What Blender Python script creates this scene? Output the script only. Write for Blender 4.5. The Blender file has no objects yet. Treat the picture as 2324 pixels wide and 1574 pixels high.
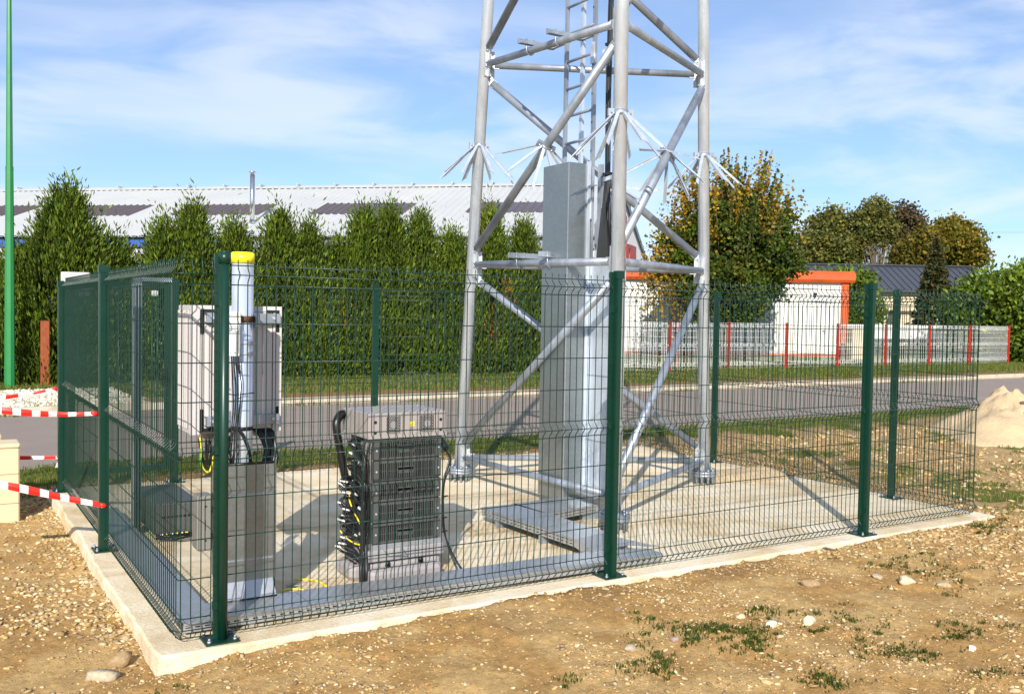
import bpy, math, random
import numpy as np
from mathutils import Vector, Matrix

random.seed(7)
rng = np.random.default_rng(7)
S = bpy.context.scene
COL = S.collection

# ------------------------------------------------------------------ camera
CAM = np.array([-1.06366, -4.89875, 1.70652])
CR = np.array([0.8512032, -0.5245600, 0.0170293])
CU = np.array([0.0041618, 0.0391921, 0.9992230])
CF = np.array([0.5248198, 0.8504709, -0.0355436])
FP = 2146.7            # focal length in units of a 2323 x 1574 picture
cd = bpy.data.cameras.new('camera'); cam = bpy.data.objects.new('camera', cd); COL.objects.link(cam)
cd.sensor_width = 36.0; cd.lens = 36.0 * FP / 2323.0; cd.clip_start = 0.1; cd.clip_end = 2000
cam.matrix_world = Matrix(((CR[0], CU[0], -CF[0], CAM[0]), (CR[1], CU[1], -CF[1], CAM[1]), (CR[2], CU[2], -CF[2], CAM[2]), (0, 0, 0, 1)))
S.camera = cam

# ------------------------------------------------------------------ world and sun
SH = np.array([0.588, 0.809]); SH = SH / np.linalg.norm(SH)   # direction shadows fall
EL = math.radians(29)
W = bpy.data.worlds.new('World'); S.world = W; W.use_nodes = True
nt = W.node_tree; N = nt.nodes; Lk = nt.links
bg = N['Background']
sky = N.new('ShaderNodeTexSky'); sky.sky_type = 'NISHITA'; sky.sun_disc = False
sky.sun_elevation = EL; sky.sun_rotation = math.atan2(-SH[0], -SH[1])
sky.air_density = 1.0; sky.dust_density = 0.3; sky.ozone_density = 2.5
tc = N.new('ShaderNodeTexCoord')
def wn(typ, **k):
    n = N.new(typ)
    for a, b in k.items(): setattr(n, a, b)
    return n
# thin cirrus: stretched noise over the direction vector
mp = wn('ShaderNodeMapping'); mp.inputs['Scale'].default_value = (1.9, 3.0, 9.0); mp.inputs['Location'].default_value = (3.1, 1.7, 0.4); mp.inputs['Rotation'].default_value = (0.10, 0.0, 0.5)
Lk.new(tc.outputs['Generated'], mp.inputs['Vector'])
n1 = wn('ShaderNodeTexNoise'); n1.inputs['Scale'].default_value = 2.2; n1.inputs['Detail'].default_value = 9; n1.inputs['Roughness'].default_value = 0.52; n1.inputs['Distortion'].default_value = 0.45
Lk.new(mp.outputs[0], n1.inputs['Vector'])
n2 = wn('ShaderNodeTexNoise'); n2.inputs['Scale'].default_value = 0.9; n2.inputs['Detail'].default_value = 3
Lk.new(mp.outputs[0], n2.inputs['Vector'])
r1 = wn('ShaderNodeMapRange'); r1.inputs['From Min'].default_value = 0.36; r1.inputs['From Max'].default_value = 0.66; r1.interpolation_type = 'SMOOTHSTEP'
Lk.new(n1.outputs['Fac'], r1.inputs['Value'])
r2 = wn('ShaderNodeMapRange'); r2.inputs['From Min'].default_value = 0.30; r2.inputs['From Max'].default_value = 0.55; r2.interpolation_type = 'SMOOTHSTEP'
Lk.new(n2.outputs['Fac'], r2.inputs['Value'])
mm = wn('ShaderNodeMath', operation='MULTIPLY'); Lk.new(r1.outputs[0], mm.inputs[0]); Lk.new(r2.outputs[0], mm.inputs[1])
mk = wn('ShaderNodeMath', operation='MULTIPLY_ADD'); mk.inputs[1].default_value = 0.46; mk.inputs[2].default_value = 0.20; Lk.new(mm.outputs[0], mk.inputs[0])
tint = wn('ShaderNodeMixRGB', blend_type='MULTIPLY'); tint.inputs['Fac'].default_value = 1; tint.inputs['Color2'].default_value = (0.72, 0.96, 1.22, 1)
Lk.new(sky.outputs[0], tint.inputs['Color1'])
mx = wn('ShaderNodeMixRGB'); mx.inputs['Color2'].default_value = (7.6, 8.1, 9.2, 1)
Lk.new(tint.outputs[0], mx.inputs['Color1']); Lk.new(mk.outputs[0], mx.inputs['Fac'])
Lk.new(mx.outputs[0], bg.inputs['Color']); bg.inputs['Strength'].default_value = 0.085
sd = bpy.data.lights.new('sun', 'SUN'); sd.energy = 4.6; sd.angle = math.radians(0.5); sd.color = (1.0, 0.94, 0.84)
so = bpy.data.objects.new('sun', sd); COL.objects.link(so)
so.rotation_euler = Vector((-SH[0]*math.cos(EL), -SH[1]*math.cos(EL), math.sin(EL))).to_track_quat('Z', 'Y').to_euler()
S.view_settings.view_transform = 'Standard'; S.view_settings.look = 'None'; S.view_settings.gamma = 1
S.view_settings.use_curve_mapping = False; S.view_settings.exposure = 0.55

# ------------------------------------------------------------------ measuring helpers (picture position -> place in the world)
def ray(x, y): return CF + CR * ((x - 1161.5) / FP) - CU * ((y - 786.9) / FP)
def onz(x, y, z=0.0):
    d = ray(x, y); return CAM + d * ((z - CAM[2]) / d[2])
def onpl(x, y, p, n):
    d = ray(x, y); n = np.array(n, float); return CAM + d * (np.dot(np.array(p) - CAM, n) / np.dot(d, n))
def ony(x, y, v): return onpl(x, y, (0, v, 0), (0, 1, 0))
def ond(x, y, D): return CAM + ray(x, y) * D

# ------------------------------------------------------------------ mesh builder
class MB:
    def __init__(s): s.v = []; s.f = []; s.sm = []; s.mi = []
    def add(s, verts, faces, smooth=False, mi=0):
        o = len(s.v); s.v.extend([tuple(map(float, q)) for q in verts])
        for f in faces: s.f.append(tuple(i + o for i in f)); s.sm.append(smooth); s.mi.append(mi)
        return s
    def box(s, lo, hi, mi=0, M=None):
        x0, y0, z0 = lo; x1, y1, z1 = hi
        v = [(x0,y0,z0),(x1,y0,z0),(x1,y1,z0),(x0,y1,z0),(x0,y0,z1),(x1,y0,z1),(x1,y1,z1),(x0,y1,z1)]
        if M is not None: v = [tuple(M @ Vector(q)) for q in v]
        return s.add(v, [(3,2,1,0),(4,5,6,7),(0,1,5,4),(1,2,6,5),(2,3,7,6),(3,0,4,7)], mi=mi)
    def rbox(s, lo, hi, r=0.01, mi=0):   # box with chamfered vertical and top edges
        x0, y0, z0 = lo; x1, y1, z1 = hi
        def ring(i, z): return [(x0+r+i,y0+i,z),(x1-r-i,y0+i,z),(x1-i,y0+r+i,z),(x1-i,y1-r-i,z),(x1-r-i,y1-i,z),(x0+r+i,y1-i,z),(x0+i,y1-r-i,z),(x0+i,y0+r+i,z)]
        R = [ring(r*.6, z0), ring(0, z0+r), ring(0, z1-r), ring(r*.3, z1-r*.3), ring(r, z1)]
        v = sum(R, []); f = [tuple(range(7, -1, -1)), tuple(range(32, 40))]
        for k in range(4):
            for i in range(8): f.append((k*8+i, k*8+(i+1) % 8, k*8+8+(i+1) % 8, k*8+8+i))
        return s.add(v, f, mi=mi)
    def bar(s, a, b, w, h, up=(0,0,1), mi=0):   # rectangular bar from a to b
        a = np.array(a, float); b = np.array(b, float); t = b - a; t /= np.linalg.norm(t)
        u = np.cross(t, up);
        if np.linalg.norm(u) < 1e-6: u = np.cross(t, (1, 0, 0))
        u /= np.linalg.norm(u); q = np.cross(u, t)
        v = [a-u*w/2-q*h/2, a+u*w/2-q*h/2, a+u*w/2+q*h/2, a-u*w/2+q*h/2]; v += [p + (b - a) for p in v]
        return s.add(v, [(3,2,1,0),(4,5,6,7),(0,1,5,4),(1,2,6,5),(2,3,7,6),(3,0,4,7)], mi=mi)
    def tube(s, pts, r, n=8, cap=True, mi=0, smooth=True):
        pts = [np.array(p, float) for p in pts]; m = len(pts)
        rs = [r]*m if np.isscalar(r) else list(r)
        T = []
        for i in range(m):
            t = pts[min(i+1, m-1)] - pts[max(i-1, 0)]; T.append(t/(np.linalg.norm(t)+1e-12))
        u = np.cross(T[0], (0.31, 0.17, 0.93));
        if np.linalg.norm(u) < 1e-3: u = np.cross(T[0], (1, 0, 0))
        u /= np.linalg.norm(u); v = []
        for i in range(m):
            u = u - T[i]*np.dot(u, T[i]); u /= np.linalg.norm(u); q = np.cross(T[i], u)
            for k in range(n):
                a = 2*math.pi*(k+.5)/n; v.append(pts[i] + rs[i]*(u*math.cos(a) + q*math.sin(a)))
        f = []
        for i in range(m-1):
            for k in range(n): f.append((i*n+k, i*n+(k+1) % n, (i+1)*n+(k+1) % n, (i+1)*n+k))
        s.add(v, f, smooth, mi)
        if cap:
            o = len(s.v) - len(v)
            s.f.append(tuple(o+k for k in range(n-1, -1, -1))); s.sm.append(False); s.mi.append(mi)
            s.f.append(tuple(o+(m-1)*n+k for k in range(n))); s.sm.append(False); s.mi.append(mi)
        return s
    def cyl(s, a, b, r, n=16, r2=None, mi=0, smooth=True): return s.tube([a, b], [r, r if r2 is None else r2], n, True, mi, smooth)
    def poly(s, pts, thick, nrm, mi=0):   # flat outline given real thickness along nrm
        nrm = np.array(nrm, float)*thick; p = [np.array(q, float) for q in pts]; n = len(p)
        v = p + [q + nrm for q in p]
        f = [tuple(range(n-1, -1, -1)), tuple(range(n, 2*n))] + [(i, (i+1) % n, n+(i+1) % n, n+i) for i in range(n)]
        return s.add(v, f, mi=mi)
    def build(s, name, mats, parent=None, cols=None):
        me = bpy.data.meshes.new(name); nv = len(s.v)
        me.from_pydata(s.v, [], s.f)
        if not isinstance(mats, (list, tuple)): mats = [mats]
        for m in mats: me.materials.append(m)
        me.polygons.foreach_set('use_smooth', s.sm); me.polygons.foreach_set('material_index', s.mi)
        if cols is not None:
            at = me.color_attributes.new('Col', 'FLOAT_COLOR', 'POINT'); at.data.foreach_set('color', np.asarray(cols, np.float32).ravel())
        me.update()
        return link(name, me, parent)
def link(name, me, parent=None):
    o = bpy.data.objects.new(name, me); COL.objects.link(o)
    if parent is not None: o.parent = parent; o.matrix_parent_inverse = Matrix.Translation(-Vector(root_loc(parent)))
    return o
def root_loc(p):
    # parents sit at a translation only; parts are modelled in world coordinates
    q = Vector((0, 0, 0)); o = p
    while o is not None:
        q = q + o.location
        if o.parent is not None: q = q + o.matrix_parent_inverse.translation
        o = o.parent
    return q
def npmesh(name, V, Fc, mats, parent=None, cols=None, smooth=False):
    V = np.ascontiguousarray(V, np.float32); Fc = np.ascontiguousarray(Fc, np.int32); k = Fc.shape[1]
    me = bpy.data.meshes.new(name); me.vertices.add(len(V)); me.vertices.foreach_set('co', V.ravel())
    me.loops.add(Fc.size); me.loops.foreach_set('vertex_index', Fc.ravel())
    me.polygons.add(len(Fc)); me.polygons.foreach_set('loop_start', np.arange(0, Fc.size, k, dtype=np.int32))
    try: me.polygons.foreach_set('loop_total', np.full(len(Fc), k, np.int32))
    except Exception: pass
    if smooth: me.polygons.foreach_set('use_smooth', np.ones(len(Fc), bool))
    me.materials.append(mats)
    if cols is not None:
        at = me.color_attributes.new('Col', 'FLOAT_COLOR', 'POINT'); at.data.foreach_set('color', np.ascontiguousarray(cols, np.float32).ravel())
    me.update(calc_edges=True); me.validate()
    return link(name, me, parent)
def tag(o, label=None, cat=None, group=None, kind=None):
    if label: o['label'] = label
    if cat: o['category'] = cat
    if group: o['group'] = group
    if kind: o['kind'] = kind
    return o
def thing(name, loc, label, cat, group=None):
    o = bpy.data.objects.new(name, None); COL.objects.link(o); o.location = tuple(float(q) for q in loc); o.empty_display_size = .2
    return tag(o, label, cat, group)
def copy_tree(o, parent=None, off=None):
    c = o.copy(); COL.objects.link(c)
    if parent is not None: c.parent = parent
    elif off is not None: c.location = o.location + Vector(off)
    for ch in [q for q in COL.objects if q.parent == o]: copy_tree(ch, c)
    return c
def instance(name, me, M, parent):     # a repeat of a shared mesh, placed by a matrix in world space
    o = bpy.data.objects.new(name, me); COL.objects.link(o); o.parent = parent
    o.matrix_parent_inverse = Matrix.Translation(-Vector(root_loc(parent))); o.matrix_basis = M
    return o

# ------------------------------------------------------------------ numpy noise
def _h(ix, iy, s): 
    n = (ix.astype(np.int64)*374761393 + iy.astype(np.int64)*668265263 + s*974711) & 0x7fffffff
    n = ((n ^ (n >> 13))*1274126177) & 0x7fffffff; n = n ^ (n >> 16)
    return (n & 0xffff)/65535.0
def vnoise(x, y, s=0):
    ix = np.floor(x); iy = np.floor(y); fx = x-ix; fy = y-iy; fx = fx*fx*(3-2*fx); fy = fy*fy*(3-2*fy)
    a = _h(ix, iy, s); b = _h(ix+1, iy, s); c = _h(ix, iy+1, s); d = _h(ix+1, iy+1, s)
    return (a*(1-fx)+b*fx)*(1-fy) + (c*(1-fx)+d*fx)*fy
def fbm(x, y, s=0, o=4):
    t = 0; a = .5; n = 0
    for k in range(o): t = t + a*vnoise(x*2**k, y*2**k, s+k*17); n += a; a *= .55
    return t/n
def sstep(a, b, x):
    t = np.clip((x-a)/(b-a), 0, 1); return t*t*(3-2*t)

# ------------------------------------------------------------------ materials
def nodes_of(name):
    m = bpy.data.materials.new(name); m.use_nodes = True; t = m.node_tree
    return m, t, t.nodes['Principled BSDF']
def mat(name, col, rough=.5, metal=0.0, var=.12, scale=6.0, bump=0.0, bscale=60.0, spec=.5, stretch=(1,1,1), rvar=0.1, dirt=None, dscale=2.0, dlo=.52, dhi=.75, trans=0.0, coat=0.0):
    m, t, b = nodes_of(name); N = t.nodes; L = t.links
    tc = N.new('ShaderNodeTexCoord'); mp = N.new('ShaderNodeMapping'); mp.inputs['Scale'].default_value = stretch
    L.new(tc.outputs['Object'], mp.inputs['Vector'])
    no = N.new('ShaderNodeTexNoise'); no.inputs['Scale'].default_value = scale; no.inputs['Detail'].default_value = 6; no.inputs['Roughness'].default_value = .6
    L.new(mp.outputs[0], no.inputs['Vector'])
    mr = N.new('ShaderNodeMapRange'); mr.inputs['From Min'].default_value = .25; mr.inputs['From Max'].default_value = .75
    mr.inputs['To Min'].default_value = 1-var; mr.inputs['To Max'].default_value = 1+var
    L.new(no.outputs['Fac'], mr.inputs['Value'])
    mu = N.new('ShaderNodeVectorMath'); mu.operation = 'SCALE'; mu.inputs[0].default_value = col[:3]
    L.new(mr.outputs[0], mu.inputs['Scale']); out = mu.outputs[0]
    if dirt is not None:
        n3 = N.new('ShaderNodeTexNoise'); n3.inputs['Scale'].default_value = dscale; n3.inputs['Detail'].default_value = 8; n3.inputs['Roughness'].default_value = .65
        L.new(mp.outputs[0], n3.inputs['Vector'])
        m3 = N.new('ShaderNodeMapRange'); m3.inputs['From Min'].default_value = dlo; m3.inputs['From Max'].default_value = dhi; L.new(n3.outputs['Fac'], m3.inputs['Value'])
        x = N.new('ShaderNodeMixRGB'); x.inputs['Color2'].default_value = (*dirt[:3], 1); L.new(out, x.inputs['Color1']); L.new(m3.outputs[0], x.inputs['Fac']); out = x.outputs[0]
    L.new(out, b.inputs['Base Color'])
    rr = N.new('ShaderNodeMapRange'); rr.inputs['To Min'].default_value = max(.02, rough-rvar); rr.inputs['To Max'].default_value = min(1, rough+rvar)
    L.new(no.outputs['Fac'], rr.inputs['Value']); L.new(rr.outputs[0], b.inputs['Roughness'])
    b.inputs['Metallic'].default_value = metal; b.inputs['Specular IOR Level'].default_value = spec
    if trans: b.inputs['Transmission Weight'].default_value = trans
    if coat: b.inputs['Coat Weight'].default_value = coat
    if bump:
        n2 = N.new('ShaderNodeTexNoise'); n2.inputs['Scale'].default_value = bscale; n2.inputs['Detail'].default_value = 5; L.new(mp.outputs[0], n2.inputs['Vector'])
        bp = N.new('ShaderNodeBump'); bp.inputs['Strength'].default_value = 1; bp.inputs['Distance'].default_value = bump
        L.new(n2.outputs['Fac'], bp.inputs['Height']); L.new(bp.outputs[0], b.inputs['Normal'])
    return m
def galv(name, base=.62, rough=.42, metal=.85, tint=(1, 1.01, 1.03), sp=26.0, stretch=(1,1,.35), streak=.10):
    m, t, b = nodes_of(name); N = t.nodes; L = t.links
    tc = N.new('ShaderNodeTexCoord'); mp = N.new('ShaderNodeMapping'); mp.inputs['Scale'].default_value = stretch; L.new(tc.outputs['Object'], mp.inputs['Vector'])
    vo = N.new('ShaderNodeTexVoronoi'); vo.inputs['Scale'].default_value = sp; L.new(mp.outputs[0], vo.inputs['Vector'])
    no = N.new('ShaderNodeTexNoise'); no.inputs['Scale'].default_value = 7; no.inputs['Detail'].default_value = 7; L.new(mp.outputs[0], no.inputs['Vector'])
    sx = N.new('ShaderNodeSeparateColor'); L.new(vo.outputs['Color'], sx.inputs[0])
    a = N.new('ShaderNodeMapRange'); a.inputs['To Min'].default_value = .93; a.inputs['To Max'].default_value = 1.06; L.new(sx.outputs[0], a.inputs['Value'])
    c = N.new('ShaderNodeMapRange'); c.inputs['From Min'].default_value = .3; c.inputs['From Max'].default_value = .7; c.inputs['To Min'].default_value = 1-streak; c.inputs['To Max'].default_value = 1+streak; L.new(no.outputs['Fac'], c.inputs['Value'])
    mu = N.new('ShaderNodeMath'); mu.operation = 'MULTIPLY'; L.new(a.outputs[0], mu.inputs[0]); L.new(c.outputs[0], mu.inputs[1])
    v = N.new('ShaderNodeVectorMath'); v.operation = 'SCALE'; v.inputs[0].default_value = tuple(base*q for q in tint); L.new(mu.outputs[0], v.inputs['Scale'])
    L.new(v.outputs[0], b.inputs['Base Color']); b.inputs['Metallic'].default_value = metal
    rr = N.new('ShaderNodeMapRange'); rr.inputs['To Min'].default_value = rough-.1; rr.inputs['To Max'].default_value = rough+.12; L.new(no.outputs['Fac'], rr.inputs['Value']); L.new(rr.outputs[0], b.inputs['Roughness'])
    bp = N.new('ShaderNodeBump'); bp.inputs['Distance'].default_value = .0015; bp.inputs['Strength'].default_value = .5; L.new(no.outputs['Fac'], bp.inputs['Height']); L.new(bp.outputs[0], b.inputs['Normal'])
    return m
def leafmat(name, rough=.55, sss=.0, transl=.35):
    m = bpy.data.materials.new(name); m.use_nodes = True; t = m.node_tree; N = t.nodes; L = t.links; b = N['Principled BSDF']
    a = N.new('ShaderNodeVertexColor'); a.layer_name = 'Col'; L.new(a.outputs[0], b.inputs['Base Color']); b.inputs['Roughness'].default_value = rough; b.inputs['Specular IOR Level'].default_value = .3
    tr = N.new('ShaderNodeBsdfTranslucent'); L.new(a.outputs[0], tr.inputs['Color'])
    ms = N.new('ShaderNodeMixShader'); ms.inputs[0].default_value = transl; L.new(b.outputs[0], ms.inputs[1]); L.new(tr.outputs[0], ms.inputs[2]); L.new(ms.outputs[0], N['Material Output'].inputs['Surface'])
    return m
M = {}
M['green'] = mat('green_powder_coat', (.0016, .031, .018), .36, var=.10, scale=9, rvar=.08)
M['greenw'] = mat('green_wire', (.0012, .028, .0155), .38, var=.06, scale=9)
M['galv'] = galv('galvanised_tube', .66, .28, .50, tint=(.90, .99, 1.12))
M['galvd'] = galv('galvanised_dull', .38, .42, .6, streak=.2, tint=(.90, 1.0, 1.14))
M['sheet'] = galv('galvanised_sheet', .32, .34, .8, tint=(.92, 1.0, 1.02), sp=70, stretch=(1,1,1), streak=.05)
M['tray'] = galv('tray_sheet', .48, .40, .70, tint=(1, 1.02, 1.06), sp=60, stretch=(1,1,1), streak=.05)
M['galvg'] = galv('galvanised_gusset', .52, .40, .5, tint=(.96, 1, 1.04))
M['boxg'] = mat('grey_plastic_box', (.20, .19, .17), .5, var=.06)
M['rib'] = mat('black_rubber', (.010, .010, .011), .38, var=.2)
M['black'] = mat('black_cable', (.012, .012, .013), .35, var=.2)
M['dark'] = mat('dark_recess', (.006, .006, .006), .8)
M['white'] = mat('white_label', (.68, .68, .66), .5, var=.05)
M['beige'] = mat('beige_grey_paint', (.33, .295, .28), .45, var=.04, scale=14)
M['plinth'] = mat('plastic_plinth', (.31, .285, .285), .5, var=.05, scale=5)
M['dgrey'] = mat('dark_grey_plastic', (.070, .074, .072), .45, var=.08, scale=14)
M['cab'] = mat('cabinet_white_paint', (.54, .51, .50), .45, var=.03, scale=4)
M['yellow'] = mat('yellow_plastic', (.90, .80, .02), .4, var=.04)
M['yg'] = mat('earth_yellow', (.80, .66, .02), .45)
M['gg'] = mat('earth_green', (.02, .25, .07), .45)
M['lamp'] = mat('green_lamp_paint', (.022, .20, .055), .35, var=.08, scale=3)
M['rust'] = mat('rusty_steel', (.26, .060, .016), .8, var=.25, scale=9, bump=.002)
M['red'] = mat('red_post_paint', (.42, .020, .008), .45, var=.12)
M['whitew'] = mat('white_wire', (.82, .82, .80), .45, var=.03)
M['orange'] = mat('orange_trim_paint', (.60, .085, .014), .45, var=.12, scale=2, dirt=(.35,.07,.02), dscale=1.5)
M['wallw'] = mat('white_wall_paint', (.70, .69, .65), .6, var=.04, scale=1.5, dirt=(.55, .50, .42), dscale=1.3, dlo=.62, dhi=.85)
M['greyw'] = mat('grey_panel', (.30, .32, .35), .5, var=.05)
M['roofw'] = mat('white_roof_sheet', (.47, .48, .475), .42, var=.04, scale=.6, dirt=(.62, .56, .44), dscale=.35, dlo=.58, dhi=.9, stretch=(1, 1, 1))
M['sky'] = mat('brown_rooflight', (.085, .062, .062), .3, var=.15)
M['blue'] = mat('blue_fascia', (.035, .10, .42), .4, var=.05)
M['corr'] = mat('grey_corrugated', (.42, .42, .44), .45, var=.05, scale=1)
M['corrd'] = mat('grey_barge', (.20, .21, .25), .45, var=.05)
M['redp'] = mat('red_letters', (.55, .05, .03), .5)
M['slate'] = mat('dark_roof_panel', (.050, .055, .070), .42, var=.10, scale=1.2)
M['block'] = mat('beige_blockwork', (.60, .50, .34), .85, var=.12, scale=1.2, bump=.01, bscale=8)
M['brown'] = mat('brown_timber', (.10, .045, .02), .7)
M['bark'] = mat('bark', (.11, .085, .06), .9, var=.25, scale=8, bump=.01, bscale=20)
M['cream'] = mat('cream_enclosure', (.66, .54, .34), .55, var=.03, scale=2, dirt=(.60, .48, .30), dscale=3, dlo=.6, dhi=.9)
M['tr'] = mat('tape_red', (.80, .022, .015), .4, var=.1)
M['tw'] = mat('tape_white', (.84, .76, .76), .4, var=.05)
M['leaf'] = leafmat('leaf')
M['needle'] = leafmat('conifer_spray', .6, transl=.22)
M['grass'] = leafmat('grass_blade', .6, transl=.35)
M['steel'] = mat('stainless_pipe', (.62, .62, .62), .25, 1.0, var=.1)

# ================================================================== SETTING: ground, road, verges, slab
XR = 6.78; YB = 4.655
def base_gz(x, y):
    z = np.full(np.broadcast(x, y).shape, -0.085)
    z = z + 0.062*(1-sstep(-.1, .9, y))*sstep(-.5, .9, x)               # front edge nearly flush with the slab
    z = z - 0.06*sstep(.4, 2.5, y)*(1-sstep(-.5, .1, x))                # lower along the left side
    return z
def ground_z(x, y):
    x = np.asarray(x, float); y = np.asarray(y, float)
    z = base_gz(x, y)
    near = 1-sstep(7, 14, np.hypot(x-3, y-1))
    off = 1-sstep(6.5, 6.85, y)*(1-sstep(13.0, 13.3, y))               # flat under the road
    z = z + off*((fbm(x*.9, y*.9, 3)-.5)*.06 + near*((fbm(x*4, y*4, 9)-.5)*.045 + (fbm(x*13, y*13, 21, 3)-.5)*.034))
    # small ditch of loose soil by the near corner of the slab and clods
    z = z - .03*np.exp(-(((x+.22)/.28)**2 + ((y-.0)/.22)**2))
    z = np.where((y > 6.7) & (y < 12.8), -.16, z)
    z = np.where(y >= 12.8, .005 + (fbm(x*.4, y*.4, 5)-.5)*.06, z)
    ins = (x > -.10) & (x < XR+.14) & (y > -.10) & (y < YB+.12)
    z = np.where(ins, -.16, z)
    return z
def axis(lo, hi, a, b, d, g):
    c = list(np.arange(a, b, d)); s = d; x = a
    L = []
    while x > lo: s *= g; x -= s; L.append(x)
    s = d; x = c[-1]; R = []
    while x < hi: s *= g; x += s; R.append(x)
    return np.array(L[::-1]+c+R)
gx = axis(-420, 700, -2.6, 12.5, .042, 1.10); gy = axis(-40, 900, -3.9, 6.9, .042, 1.075)
X, Y = np.meshgrid(gx, gy); Z = ground_z(X, Y)
def ground_col(x, y):
    n1 = fbm(x*.8, y*.8, 31); n2 = fbm(x*3.5, y*3.5, 47); n3 = fbm(x*.25, y*.25, 77)
    dirt = np.array([.39, .228, .080]); pale = np.array([.49, .330, .140]); soil = np.array([.20, .115, .05]); grass = np.array([.085, .110, .018]); dry = np.array([.24, .17, .05]); grav = np.array([.60, .53, .40])
    c = dirt + (pale-dirt)*sstep(.45, .62, n2)[..., None]*.7
    c = c + (soil-c)*(sstep(.56, .72, n1)*.55)[..., None]
    a = sstep(5.0, 5.25, y + (n2-.5)*.6)                                   # brown soil band, then grass by the road
    a = a*(1-sstep(-.9, -.2, -x))
    c = c + (soil-c)*(a*.75)[..., None]
    g1 = sstep(5.45, 5.9, y + (n1-.5)*1.3)*(y < 12)
    c = c + (grass-c)*(g1*.95)[..., None]
    rgt = sstep(7.0, 7.6, x)*(y < 7)*sstep(-1.0, .5, y)                    # rough ground right of the compound
    gr = rgt*sstep(.47, .56, n1*.55+n2*.45)
    c = c + (grass-c)*(gr*.85)[..., None]
    rr = rgt*(1-sstep(.47, .56, n1*.55+n2*.45))
    c = c + (np.array([.36, .25, .13])-c)*(rr*.6)[..., None]
    far = (y >= 12.5)
    fc = grass*1.15 + (dry-grass*1.15)*sstep(.42, .65, n1)[..., None]*.75
    b = sstep(13.5, 13.9, y+(n2-.5)*.7)
    fcol = soil*1.1 + (fc-soil*1.1)*b[..., None]
    fcol = np.where(((x < 2.0+(n1-.5)*2) & (x > -60) & (y < 16.2))[..., None], grav, fcol)
    c = np.where(far[..., None], fcol, c)
    return c
GC = ground_col(X, Y)
nyy, nxx = X.shape; idx = np.arange(nyy*nxx).reshape(nyy, nxx)
F = np.stack([idx[:-1, :-1], idx[:-1, 1:], idx[1:, 1:], idx[1:, :-1]], -1).reshape(-1, 4)
def groundmat():
    m, t, b = nodes_of('gravelly_earth'); N = t.nodes; L = t.links
    a = N.new('ShaderNodeVertexColor'); a.layer_name = 'Col'; tc = N.new('ShaderNodeTexCoord')
    n = N.new('ShaderNodeTexNoise'); n.inputs['Scale'].default_value = 24; n.inputs['Detail'].default_value = 9; n.inputs['Roughness'].default_value = .7; L.new(tc.outputs['Object'], n.inputs['Vector'])
    r = N.new('ShaderNodeMapRange'); r.inputs['From Min'].default_value = .3; r.inputs['From Max'].default_value = .7; r.inputs['To Min'].default_value = .68; r.inputs['To Max'].default_value = 1.3; L.new(n.outputs['Fac'], r.inputs['Value'])
    v = N.new('ShaderNodeTexVoronoi'); v.inputs['Scale'].default_value = 70; v.inputs['Randomness'].default_value = 1; L.new(tc.outputs['Object'], v.inputs['Vector'])
    rv = N.new('ShaderNodeMapRange'); rv.inputs['From Min'].default_value = .0; rv.inputs['From Max'].default_value = .30; rv.inputs['To Min'].default_value = 1.0; rv.inputs['To Max'].default_value = 0; L.new(v.outputs['Distance'], rv.inputs['Value'])
    s2 = N.new('ShaderNodeSeparateColor'); L.new(v.outputs['Color'], s2.inputs[0])
    sel = N.new('ShaderNodeMath'); sel.operation = 'GREATER_THAN'; sel.inputs[1].default_value = .62; L.new(s2.outputs[0], sel.inputs[0])
    mm = N.new('ShaderNodeMath'); mm.operation = 'MULTIPLY'; L.new(sel.outputs[0], mm.inputs[0]); L.new(rv.outputs[0], mm.inputs[1])
    sc = N.new('ShaderNodeVectorMath'); sc.operation = 'SCALE'; L.new(a.outputs[0], sc.inputs[0]); L.new(r.outputs[0], sc.inputs['Scale'])
    mx = N.new('ShaderNodeMixRGB'); mx.inputs['Color2'].default_value = (.54, .40, .21, 1); L.new(sc.outputs[0], mx.inputs['Color1'])
    m2 = N.new('ShaderNodeMath'); m2.operation = 'MULTIPLY'; m2.inputs[1].default_value = .55; L.new(mm.outputs[0], m2.inputs[0]); L.new(m2.outputs[0], mx.inputs['Fac'])
    L.new(mx.outputs[0], b.inputs['Base Color']); b.inputs['Roughness'].default_value = .95; b.inputs['Specular IOR Level'].default_value = .2
    ad = N.new('ShaderNodeMath'); ad.operation = 'ADD'; L.new(n.outputs['Fac'], ad.inputs[0]); L.new(mm.outputs[0], ad.inputs[1])
    bp = N.new('ShaderNodeBump'); bp.inputs['Distance'].default_value = .012; L.new(ad.outputs[0], bp.inputs['Height']); L.new(bp.outputs[0], b.inputs['Normal'])
    return m
M['ground'] = groundmat()
g = npmesh('ground', np.stack([X, Y, Z], -1).reshape(-1, 3), F, M['ground'], cols=np.concatenate([GC.reshape(-1, 3), np.ones((GC.size//3, 1))], 1), smooth=True); tag(g, kind='structure')

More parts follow.
